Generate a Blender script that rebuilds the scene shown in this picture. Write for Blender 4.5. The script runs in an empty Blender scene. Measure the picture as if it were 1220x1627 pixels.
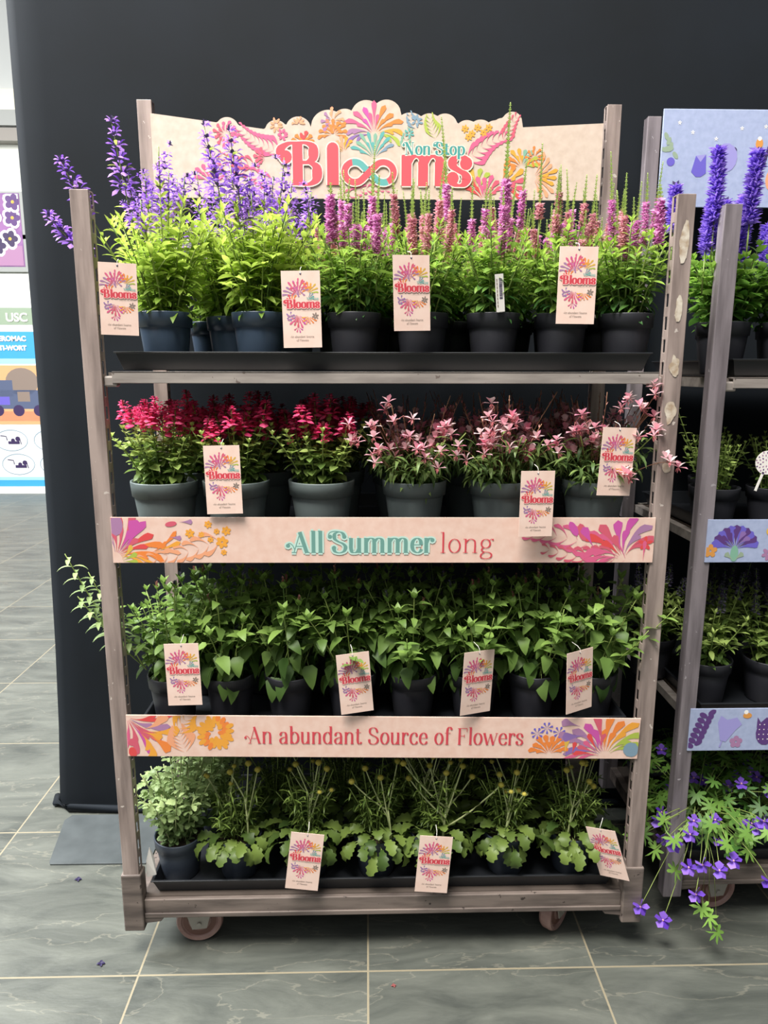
import bpy, math, random
from math import sin, cos, pi, radians
from mathutils import Vector, Matrix

sc = bpy.context.scene
COL = sc.collection

# ------------------------------------------------------------------ camera
cam_d = bpy.data.cameras.new('camera')
cam_d.sensor_fit = 'VERTICAL'; cam_d.sensor_height = 24.0
cam_d.lens = 1131.0 / 1627.0 * 24.0
cam_d.clip_end = 60
cam = bpy.data.objects.new('camera', cam_d); COL.objects.link(cam)
_p, _yaw, _roll = 0.1958, 0.0243, -0.0015
_f = Vector((sin(_yaw)*cos(_p), cos(_yaw)*cos(_p), -sin(_p)))
_r = Vector((cos(_yaw), -sin(_yaw), 0)); _d = _f.cross(_r)
_r2 = cos(_roll)*_r + sin(_roll)*_d; _d2 = -sin(_roll)*_r + cos(_roll)*_d
M = Matrix((( _r2.x, -_d2.x, -_f.x, -0.0429), (_r2.y, -_d2.y, -_f.y, -1.647), (_r2.z, -_d2.z, -_f.z, 1.5202), (0, 0, 0, 1)))
cam.matrix_world = M
sc.camera = cam

# ------------------------------------------------------------------ world, lights, exposure
sc.view_settings.view_transform = 'Standard'
sc.view_settings.look = 'None'
sc.view_settings.exposure = 0.0
sc.view_settings.gamma = 1.0
sc.view_settings.use_curve_mapping = False
w = bpy.data.worlds.new('hall_daylight'); sc.world = w; w.use_nodes = True
nt = w.node_tree; nt.nodes.clear()
wo = nt.nodes.new('ShaderNodeOutputWorld'); bg = nt.nodes.new('ShaderNodeBackground')
tc = nt.nodes.new('ShaderNodeTexCoord'); sx = nt.nodes.new('ShaderNodeSeparateXYZ')
mr = nt.nodes.new('ShaderNodeMapRange'); mr.inputs[1].default_value = -1; mr.inputs[2].default_value = 1
mr.inputs[3].default_value = 1.25; mr.inputs[4].default_value = 0.10      # brighter towards the glazed side on the left
mz = nt.nodes.new('ShaderNodeMapRange'); mz.inputs[1].default_value = 0.0; mz.inputs[2].default_value = 1
mz.inputs[3].default_value = 0.06; mz.inputs[4].default_value = 1.45
mm = nt.nodes.new('ShaderNodeMath'); mm.operation = 'MULTIPLY'
nt.links.new(tc.outputs['Generated'], sx.inputs[0]); nt.links.new(sx.outputs[0], mr.inputs[0]); nt.links.new(sx.outputs[2], mz.inputs[0])
nt.links.new(mr.outputs[0], mm.inputs[0]); nt.links.new(mz.outputs[0], mm.inputs[1])
nt.links.new(mm.outputs[0], bg.inputs['Strength']); bg.inputs['Color'].default_value = (0.93, 0.97, 1.0, 1)
nt.links.new(bg.outputs[0], wo.inputs[0])

def area(name, loc, target, size, sy, energy, color):
    l = bpy.data.lights.new(name, 'AREA'); l.shape = 'RECTANGLE'; l.size = size; l.size_y = sy
    l.energy = energy; l.color = color
    o = bpy.data.objects.new(name, l); COL.objects.link(o); o.location = loc
    o.rotation_euler = (Vector(target) - Vector(loc)).to_track_quat('-Z', 'Y').to_euler()
    return o
area('skylight', (-1.5, -2.3, 7.5), (0.0, 0.2, 1.2), 3.0, 2.0, 1120, (1.0, 0.97, 0.92))
area('left_skylight', (-4.2, 0.6, 5.5), (-2.2, 0.2, 0), 2.4, 2.4, 1000, (0.95, 0.98, 1.0))
area('hall_lamp', (-5.5, 4.2, 4.4), (-4.6, 7.4, 1.5), 2.0, 2.0, 130, (1.0, 0.98, 0.95))

# ------------------------------------------------------------------ materials
def lin(h):
    h = h.lstrip('#'); c = [int(h[i:i+2], 16)/255 for i in (0, 2, 4)]
    return tuple((x/12.92 if x <= .04045 else ((x+.055)/1.055)**2.4) for x in c) + (1,)
MATS = {}
def mat(name, col, rough=.6, metal=0.0, spec=.5, noise=0, nscale=20, col2=None, bump=0, detail=4):
    if name in MATS: return MATS[name]
    m = bpy.data.materials.new(name); m.use_nodes = True; n = m.node_tree; b = n.nodes['Principled BSDF']
    c = lin(col) if isinstance(col, str) else col
    b.inputs['Base Color'].default_value = c; b.inputs['Roughness'].default_value = rough
    b.inputs['Metallic'].default_value = metal; b.inputs['Specular IOR Level'].default_value = spec
    if noise or bump or col2:
        t = n.nodes.new('ShaderNodeTexCoord'); no = n.nodes.new('ShaderNodeTexNoise')
        no.inputs['Scale'].default_value = nscale; no.inputs['Detail'].default_value = detail
        n.links.new(t.outputs['Object'], no.inputs['Vector'])
        if col2:
            r = n.nodes.new('ShaderNodeValToRGB'); r.color_ramp.elements[0].position = .5-noise; r.color_ramp.elements[1].position = .5+noise
            r.color_ramp.elements[0].color = c; r.color_ramp.elements[1].color = lin(col2) if isinstance(col2, str) else col2
            n.links.new(no.outputs[0], r.inputs[0]); n.links.new(r.outputs[0], b.inputs['Base Color'])
        if bump:
            bp = n.nodes.new('ShaderNodeBump'); bp.inputs['Strength'].default_value = bump; bp.inputs['Distance'].default_value = .002
            n.links.new(no.outputs[0], bp.inputs['Height']); n.links.new(bp.outputs[0], b.inputs['Normal'])
    MATS[name] = m; return m

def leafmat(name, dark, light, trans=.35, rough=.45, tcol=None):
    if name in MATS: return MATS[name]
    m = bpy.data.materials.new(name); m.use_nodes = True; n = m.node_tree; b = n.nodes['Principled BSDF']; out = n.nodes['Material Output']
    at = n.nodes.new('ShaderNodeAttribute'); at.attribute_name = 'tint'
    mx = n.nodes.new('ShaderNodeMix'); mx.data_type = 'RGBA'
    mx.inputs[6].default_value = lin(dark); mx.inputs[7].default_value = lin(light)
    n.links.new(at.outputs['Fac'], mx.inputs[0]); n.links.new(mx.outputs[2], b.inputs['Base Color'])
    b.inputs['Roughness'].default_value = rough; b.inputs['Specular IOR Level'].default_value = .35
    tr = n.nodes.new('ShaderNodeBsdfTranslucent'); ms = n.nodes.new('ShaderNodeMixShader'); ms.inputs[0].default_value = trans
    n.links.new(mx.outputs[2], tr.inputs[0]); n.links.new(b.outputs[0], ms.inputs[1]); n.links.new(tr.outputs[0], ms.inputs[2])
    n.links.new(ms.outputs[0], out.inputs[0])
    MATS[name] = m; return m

def slate():
    m = bpy.data.materials.new('slate_tile'); m.use_nodes = True; n = m.node_tree; b = n.nodes['Principled BSDF']; L = n.links
    t = n.nodes.new('ShaderNodeTexCoord'); s = n.nodes.new('ShaderNodeSeparateXYZ'); L.new(t.outputs['Object'], s.inputs[0])
    def math(op, a, bb=None, v=None):
        k = n.nodes.new('ShaderNodeMath'); k.operation = op; L.new(a, k.inputs[0])
        if bb is not None: L.new(bb, k.inputs[1])
        if v is not None: k.inputs[1].default_value = v
        return k.outputs[0]
    def grid(o, off):
        a = math('ADD', o, v=off); a = math('DIVIDE', a, v=.588)
        fl = math('FLOOR', a); fr = math('FRACT', a)
        d = math('MINIMUM', fr, math('SUBTRACT', fr, v=1)); fr2 = math('SUBTRACT', fr, v=.5); ab = math('ABSOLUTE', fr2)
        return fl, math('GREATER_THAN', ab, v=.5-.0026/.588)
    ix, gx = grid(s.outputs[0], 588*.01+.632); iy, gy = grid(s.outputs[1], 588*.01+.075)
    g = math('MAXIMUM', gx, gy)
    cv = n.nodes.new('ShaderNodeCombineXYZ'); L.new(ix, cv.inputs[0]); L.new(iy, cv.inputs[1])
    wn = n.nodes.new('ShaderNodeTexWhiteNoise'); L.new(cv.outputs[0], wn.inputs[0])
    # offset the stone figure for each tile
    va = n.nodes.new('ShaderNodeVectorMath'); va.operation = 'MULTIPLY_ADD'; L.new(wn.outputs['Color'], va.inputs[0]); va.inputs[1].default_value = (7, 7, 7); L.new(t.outputs['Object'], va.inputs[2])
    mp = n.nodes.new('ShaderNodeMapping'); L.new(va.outputs[0], mp.inputs[0]); mp.inputs['Scale'].default_value = (1, 3.2, 1); mp.inputs['Rotation'].default_value = (0, 0, .3)
    n1 = n.nodes.new('ShaderNodeTexNoise'); n1.inputs['Scale'].default_value = 3.2; n1.inputs['Detail'].default_value = 9; n1.inputs['Roughness'].default_value = .62; n1.inputs['Distortion'].default_value = .6; L.new(mp.outputs[0], n1.inputs[0])
    n2 = n.nodes.new('ShaderNodeTexNoise'); n2.inputs['Scale'].default_value = 30; n2.inputs['Detail'].default_value = 6; L.new(mp.outputs[0], n2.inputs[0])
    r = n.nodes.new('ShaderNodeValToRGB'); e = r.color_ramp.elements; e[0].position = .3; e[0].color = lin('#3a3d39'); e[1].position = .74; e[1].color = lin('#666860')
    L.new(n1.outputs[0], r.inputs[0])
    # thin pale veins
    vn = n.nodes.new('ShaderNodeTexNoise'); vn.inputs['Scale'].default_value = 2.2; vn.inputs['Detail'].default_value = 12; vn.inputs['Distortion'].default_value = .3; L.new(mp.outputs[0], vn.inputs[0])
    vv = math('ABSOLUTE', math('SUBTRACT', vn.outputs[0], v=.5)); vl = math('LESS_THAN', vv, v=.004)
    vm = math('MULTIPLY', vl, v=.12)
    mv = n.nodes.new('ShaderNodeMix'); mv.data_type = 'RGBA'; L.new(vm, mv.inputs[0]); L.new(r.outputs[0], mv.inputs[6]); mv.inputs[7].default_value = lin('#b5ad98')
    mg = n.nodes.new('ShaderNodeMix'); mg.data_type = 'RGBA'; L.new(g, mg.inputs[0]); L.new(mv.outputs[2], mg.inputs[6]); mg.inputs[7].default_value = lin('#877e69')
    L.new(mg.outputs[2], b.inputs['Base Color'])
    b.inputs['Roughness'].default_value = .4; b.inputs['Specular IOR Level'].default_value = .6
    hh = math('SUBTRACT', math('ADD', math('MULTIPLY', n1.outputs[0], v=1.4), math('MULTIPLY', n2.outputs[0], v=.3)), math('MULTIPLY', g, v=.6))
    bp = n.nodes.new('ShaderNodeBump'); bp.inputs['Strength'].default_value = .5; bp.inputs['Distance'].default_value = .004; L.new(hh, bp.inputs['Height']); L.new(bp.outputs[0], b.inputs['Normal'])
    return m

def streak(name, c1, c2, c3, metal, rough, sc_=(30, 30, 3)):
    """worn galvanised metal: long vertical smears plus chipped pale spots"""
    if name in MATS: return MATS[name]
    m = bpy.data.materials.new(name); m.use_nodes = True; n = m.node_tree; b = n.nodes['Principled BSDF']; L = n.links
    t = n.nodes.new('ShaderNodeTexCoord'); mp = n.nodes.new('ShaderNodeMapping'); mp.inputs['Scale'].default_value = sc_; L.new(t.outputs['Object'], mp.inputs[0])
    a = n.nodes.new('ShaderNodeTexNoise'); a.inputs['Scale'].default_value = 1.3; a.inputs['Detail'].default_value = 7; L.new(mp.outputs[0], a.inputs[0])
    r = n.nodes.new('ShaderNodeValToRGB'); e = r.color_ramp.elements; e[0].position = .36; e[0].color = lin(c1); e[1].position = .62; e[1].color = lin(c2); L.new(a.outputs[0], r.inputs[0])
    s = n.nodes.new('ShaderNodeTexNoise'); s.inputs['Scale'].default_value = 55; s.inputs['Detail'].default_value = 3; L.new(t.outputs['Object'], s.inputs[0])
    q = n.nodes.new('ShaderNodeMath'); q.operation = 'GREATER_THAN'; q.inputs[1].default_value = .70; L.new(s.outputs[0], q.inputs[0])
    mx = n.nodes.new('ShaderNodeMix'); mx.data_type = 'RGBA'; L.new(q.outputs[0], mx.inputs[0]); L.new(r.outputs[0], mx.inputs[6]); mx.inputs[7].default_value = lin(c3)
    L.new(mx.outputs[2], b.inputs['Base Color']); b.inputs['Metallic'].default_value = metal; b.inputs['Roughness'].default_value = rough
    bp = n.nodes.new('ShaderNodeBump'); bp.inputs['Strength'].default_value = .3; bp.inputs['Distance'].default_value = .001; L.new(s.outputs[0], bp.inputs['Height']); L.new(bp.outputs[0], b.inputs['Normal'])
    MATS[name] = m; return m

GALV = streak('worn_galvanised', '#7f706a', '#ad9b93', '#cabeb5', .15, .5)
GALV_D = streak('dull_galvanised', '#6c6467', '#968c90', '#b4acb0', .2, .5)
RAIL = streak('rail_metal', '#8f8680', '#b0a69e', '#766a64', .2, .45, (4, 30, 30))
BASEM = streak('base_metal', '#554b46', '#7d7068', '#3c332f', .1, .6, (4, 30, 30))
BLACKP = mat('black_plastic', '#1b1d21', .42)
POTBLK = mat('black_pot_plastic', '#2b2b31', .5)
POTBLU = mat('blue_grey_pot_plastic', '#3d4b5c', .3)
POTGRY = mat('grey_pot_plastic', '#66706f', .5)
POTNVY = mat('navy_pot_plastic', '#343b47', .5)
SOIL = mat('compost', '#2a211b', .95, noise=.2, nscale=90, col2='#4a3a2c', bump=.8)
CURT = mat('black_stretch_fabric', '#0c1116', .8, spec=.25, noise=.2, nscale=3, col2='#12181f', bump=.1)
CREAM = mat('cream_speckled_board', '#c9b3a2', .55, noise=.22, nscale=45, col2='#d8c5b5')
PEACH = mat('peach_speckled_board', '#e2bcab', .5, noise=.22, nscale=45, col2='#ebccbd')
CARD = mat('peach_card', '#ebcaba', .5, noise=.2, nscale=30, col2='#f2d6c8')
CARDB = mat('white_edge', '#efe9e2', .6)
LBLUE = mat('pale_blue_board', '#9ea9c8', .5, noise=.2, nscale=60, col2='#acb6d4')
INK = {}
for k, v in dict(tealdeep='#3f938f', cream='#e6d6c8', coral='#e0525c', teal='#5da7a2', darkteal='#6b9a90', tealpale='#bfdcd0', pink='#d65f86', magenta='#c552a0', red='#d94a4a', orange='#e8823a', amber='#e8a03a', yellow='#d9b04a',
                 lime='#a8b84a', purple='#8a6aa8', mauve='#a77aa0', halo='#f6c6bf', rose='#cf5a6e', peachink='#e8a078', plum='#5b3a78', indigo='#6a5fc0', lilac='#9c95d0', dk='#3a2a55', bee='#d8954a',
                 redtext='#cf4450', grn='#7fae96', grey='#8a7a70', white='#f4f0ea', bluegrey='#7c96a8', maroon='#5d1e34', sage='#93a58e').items():
    INK[k] = mat('ink_' + k, v, .55)

# ------------------------------------------------------------------ mesh accumulator
class G:
    def __init__(s): s.v = []; s.f = []; s.t = []; s.m = []
    def add(s, vs, fs, tint=.5, mi=0):
        b = len(s.v); s.v += [tuple(p) for p in vs]; s.t += [tint]*len(vs)
        for q in fs: s.f.append([b+i for i in q]); s.m.append(mi)
    def box(s, x0, x1, y0, y1, z0, z1, mi=0):
        s.add([(x0, y0, z0), (x1, y0, z0), (x1, y1, z0), (x0, y1, z0), (x0, y0, z1), (x1, y0, z1), (x1, y1, z1), (x0, y1, z1)],
              [(0, 3, 2, 1), (4, 5, 6, 7), (0, 1, 5, 4), (1, 2, 6, 5), (2, 3, 7, 6), (3, 0, 4, 7)], mi=mi)
    def lathe(s, prof, n=32, c=(0, 0, 0), mi=0, axis='z'):
        vs = []
        for r, z in prof:
            for i in range(n):
                a = 2*pi*i/n
                p = (r*cos(a), r*sin(a), z) if axis == 'z' else (r*cos(a), z, r*sin(a))
                vs.append((p[0]+c[0], p[1]+c[1], p[2]+c[2]))
        fs = []
        for j in range(len(prof)-1):
            for i in range(n):
                k = (i+1) % n; fs.append((j*n+i, j*n+k, (j+1)*n+k, (j+1)*n+i))
        s.add(vs, fs, mi=mi)
    def tube(s, pts, r, n=5, mi=0, tint=.5, r1=None):
        pts = [Vector(p) for p in pts]; vs = []; m = len(pts)
        for i, p in enumerate(pts):
            d = (pts[min(i+1, m-1)] - pts[max(i-1, 0)])
            if d.length < 1e-9: d = Vector((0, 0, 1))
            d.normalize(); a = d.orthogonal().normalized() if abs(d.z) < .9 else d.cross(Vector((0, 1, 0))).normalized()
            b = d.cross(a); rr = r if r1 is None else r + (r1-r)*i/(m-1)
            for k in range(n):
                t = 2*pi*k/n; vs.append(p + a*(rr*cos(t)) + b*(rr*sin(t)))
        fs = [(i*n+k, i*n+(k+1) % n, (i+1)*n+(k+1) % n, (i+1)*n+k) for i in range(m-1) for k in range(n)]
        fs += [tuple(range(n))[::-1], tuple((m-1)*n+k for k in range(n))]
        s.add(vs, fs, tint=tint, mi=mi)
    def ball(s, c, r, n=6, mi=0, tint=.5, sz=1):
        vs = [(c[0], c[1], c[2]-r*sz)]; 
        R = max(2, n//2)
        for j in range(1, R):
            ph = -pi/2 + pi*j/R
            for i in range(n):
                a = 2*pi*i/n; vs.append((c[0]+r*cos(ph)*cos(a), c[1]+r*cos(ph)*sin(a), c[2]+r*sin(ph)*sz))
        vs.append((c[0], c[1], c[2]+r*sz)); fs = []
        for i in range(n): fs.append((0, 1+(i+1) % n, 1+i))
        for j in range(R-2):
            for i in range(n): fs.append((1+j*n+i, 1+j*n+(i+1) % n, 1+(j+1)*n+(i+1) % n, 1+(j+1)*n+i))
        l = len(vs)-1
        for i in range(n): fs.append((l, 1+(R-2)*n+i, 1+(R-2)*n+(i+1) % n))
        s.add(vs, fs, tint=tint, mi=mi)
    def mesh(s, name, mats, smooth=False):
        me = bpy.data.meshes.new(name); me.from_pydata(s.v, [], s.f)
        for m in (mats if isinstance(mats, (list, tuple)) else [mats]): me.materials.append(m)
        me.polygons.foreach_set('material_index', s.m)
        if smooth: me.polygons.foreach_set('use_smooth', [True]*len(s.f))
        at = me.attributes.new('tint', 'FLOAT', 'POINT'); at.data.foreach_set('value', s.t)
        me.update(); return me
    def obj(s, name, mats, parent=None, smooth=False, link=True, loc=None, bevel=0):
        o = bpy.data.objects.new(name, s.mesh(name, mats, smooth)); o.parent = parent
        if loc: o.location = loc
        if link: COL.objects.link(o)
        if bevel:
            b = o.modifiers.new('b', 'BEVEL'); b.width = bevel; b.segments = 2; b.limit_method = 'ANGLE'
        return o

def tag(o, label, cat, group=None, kind=None):
    if label: o['label'] = label
    if cat: o['category'] = cat
    if group: o['group'] = group
    if kind: o['kind'] = kind
    return o
def empty(name, loc=(0, 0, 0), rz=0, link=True):
    o = bpy.data.objects.new(name, None); o.location = loc; o.rotation_euler = (0, 0, rz); o.empty_display_size = .05
    if link: COL.objects.link(o)
    return o
def copy_tree(o, parent=None):
    c = o.copy(); COL.objects.link(c); c.parent = parent
    for ch in KIDS.get(o.name, []): copy_tree(ch, c)
    return c
KIDS = {}
def index_kids():
    KIDS.clear()
    for o in bpy.data.objects:
        if o.parent: KIDS.setdefault(o.parent.name, []).append(o)
def struct(o): o['kind'] = 'structure'; return o

# ------------------------------------------------------------------ the setting
g = G(); g.add([(-9, -4, 0), (5, -4, 0), (5, 9, 0), (-9, 9, 0)], [(0, 1, 2, 3)])
struct(g.obj('floor', slate()))
# black fabric display wall behind the trolleys
g = G(); prof = []
NX = 40
def wx(z):   # the left edge of the stretched cloth bows a little
    return -1.152 + .052*(1-math.exp(-z*1.6)) + .006*z
zs = [0.0, .02, .3, .6, .9, 1.2, 1.6, 2.0, 2.5, 3.1, 3.6]
vs = []; 
for z in zs:
    x0 = wx(z)
    ring = [(x0+.05, .74), (x0+.012, .725), (x0, .70), (x0+.008, .675), (x0+.04, .66), (x0+.11, .653), (x0+.3, .655), (-.3, .66), (.6, .652), (1.6, .66), (3.2, .66), (3.2, .74)]
    vs += [(a, b, z) for a, b in ring]
n = 12; fs = [(i*n+k, i*n+(k+1) % n, (i+1)*n+(k+1) % n, (i+1)*n+k) for i in range(len(zs)-1) for k in range(n)] + [tuple((len(zs)-1)*n+k for k in range(n))]
g.add(vs, fs); struct(g.obj('wall_back', CURT, smooth=True))
g = G(); g.tube([(-1.16, .70, .014), (-1.15, .66, .014), (-1.09, .628, .014), (-.9, .618, .013), (-.3, .622, .013), (.8, .618, .013), (3.2, .62, .013)], .013, 8)
struct(g.obj('trim_1', CURT, smooth=True))
# the bright hall seen past the wall on the left
WHITE = mat('white_wall_paint', '#e9ece4', .6); HGREY = mat('grey_beam_paint', '#9da09e', .5); HG2 = mat('ceiling_grey', '#c2c6c6', .7)
g = G(); g.box(-8.5, -2.2, 7.6, 7.7, 0, 4.19); struct(g.obj('wall_far', WHITE))
g = G(); g.box(-8.5, -2.2, 7.45, 7.6, 4.15, 4.29); struct(g.obj('trim_2', mat('brown_grey_beam', '#8b8680', .5)))
g = G(); g.box(-8.5, -2.2, 7.5, 7.6, 4.33, 4.5); struct(g.obj('trim_3', HGREY))
g = G(); g.box(-8.5, -2.2, 7.5, 7.62, 4.5, 4.72); struct(g.obj('trim_4', mat('cream_fascia', '#efe9cf', .5)))
g = G(); g.box(-8.5, -2.2, 7.6, 7.7, 4.19, 6.6); struct(g.obj('wall_far_upper', HG2))
g = G(); g.box(-8.5, -2.2, 7.56, 7.6, 3.08, 3.13); struct(g.obj('trim_5', HGREY))

# ------------------------------------------------------------------ 2D print helpers (flat ink on boards, facing the aisle)
class Ink:
    """collects flat shapes (u right, v up); lays them at depth y on a board"""
    def __init__(s, u0=-9, u1=9, v0=-9, v1=9): s.g = G(); s.names = []; s.b = (u0, u1, v0, v1); s.y = 0.0
    def mi(s, c):
        if c not in s.names: s.names.append(c)
        return s.names.index(c)
    def poly(s, pts, c):
        u0, u1, v0, v1 = s.b
        if all(p[0] < u0 for p in pts) or all(p[0] > u1 for p in pts) or all(p[1] < v0 for p in pts) or all(p[1] > v1 for p in pts): return
        q = [(min(max(a, u0), u1), min(max(b, v0), v1)) for a, b in pts]
        s.g.add([(a, s.y, b) for a, b in q], [tuple(range(len(q)))], mi=s.mi(c)); s.y -= 1.2e-6
    def strip(s, L, R, c):
        u0, u1, v0, v1 = s.b
        n = len(L); cl = lambda p: (min(max(p[0], u0), u1), s.y, min(max(p[1], v0), v1))
        s.g.add([cl(p) for p in L]+[cl(p) for p in R], [(i, i+1, n+i+1, n+i) for i in range(n-1)], mi=s.mi(c)); s.y -= 1.2e-6
    def petal(s, cx, cy, ang, r0, r1, wd, c, bend=0.0):
        # teardrop: pointed at r0, round and wide near r1
        L, R = [], []; N = 9; fat = wd > .4*(r1-r0)
        for i in range(N+1):
            t = i/N; r = r0+(r1-r0)*t; a = ang + bend*(t-.0)**1.5
            w_ = (wd*.5*math.sqrt(max(0, 1-(2*t-1)**2)) if fat else wd*.5*(t**2.1)*math.sqrt(max(0, 1-(max(0, t-.7)/.3)**2))*1.9 + .0003*(1-t))
            px, py = cx+r*cos(a), cy+r*sin(a); nx, ny = -sin(a), cos(a)
            L.append((px+nx*w_, py+ny*w_)); R.append((px-nx*w_, py-ny*w_))
        s.strip(L, R, c)
    def burst(s, cx, cy, R, a0, a1, n, cols, inner=.25, bend=0.0, wd=None, rings=2):
        for ring in range(rings):
            m = n - ring
            for i in range(m):
                t = (i+.5)/m; a = radians(a0+(a1-a0)*t)
                rr = R*(1-.33*ring)*(.93+.07*((i*7) % 3)); ww = wd or R*abs(radians(a1-a0))/n*.72
                s.petal(cx, cy, a, R*inner*(1-.4*ring), rr, ww*(1-.25*ring), cols[min(int(t*len(cols)), len(cols)-1)], (bend*3+.25)*(2*t-1))
    def frond(s, x0, y0, x1, y1, n, ln, c, curve=.15, wd=.3):
        # stem with curved leaflets both sides
        dx, dy = x1-x0, y1-y0; a = math.atan2(dy, dx); D = math.hypot(dx, dy)
        for i in range(n):
            t = i/(n-1); px, py = x0+dx*t - sin(a)*curve*D*sin(pi*t)*.4, y0+dy*t + cos(a)*curve*D*sin(pi*t)*.4
            l = ln*(1-.55*t)
            for sg in (1, -1):
                s.petal(px, py, a+sg*.95, .05*l, l, l*wd, c, bend=-sg*.45)
    def star(s, cx, cy, R, n, c, wd=.45):
        for i in range(n): s.petal(cx, cy, 2*pi*i/n+.3, R*.12, R, R*wd, c)
    def disc(s, cx, cy, r, c, rx=None, n=14):
        rx = rx or r; s.poly([(cx+rx*cos(2*pi*i/n), cy+r*sin(2*pi*i/n)) for i in range(n)], c)
    def stroke(s, pts, T, t, c, smooth=True, k=None):
        if smooth and len(pts) > 2:
            P = [pts[0]]+list(pts)+[pts[-1]]; out = []
            for i in range(1, len(P)-2):
                for j in range(4):
                    q = j/4; a, b, cc, d = P[i-1], P[i], P[i+1], P[i+2]
                    out.append(tuple(.5*((2*b[z])+(-a[z]+cc[z])*q+(2*a[z]-5*b[z]+4*cc[z]-d[z])*q*q+(-a[z]+3*b[z]-3*cc[z]+d[z])*q**3) for z in (0, 1)))
            out.append(P[-2]); pts = out
        L, R = [], []; m = len(pts)
        for i, p in enumerate(pts):
            a, b = pts[max(i-1, 0)], pts[min(i+1, m-1)]; dx, dy = b[0]-a[0], b[1]-a[1]; l = math.hypot(dx, dy) or 1
            dx /= l; dy /= l; w_ = {None: t+(T-t)*abs(dy)**1.6, 'T': T, 't': t}[k]*.5
            L.append((p[0]-dy*w_, p[1]+dx*w_)); R.append((p[0]+dy*w_, p[1]-dx*w_))
        s.strip(L, R, c)

def ell(cx, cy, rx, ry, a0=90, a1=450, n=14):
    return [(cx+rx*cos(radians(a0+(a1-a0)*i/n)), cy+ry*sin(radians(a0+(a1-a0)*i/n))) for i in range(n+1)]
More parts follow.
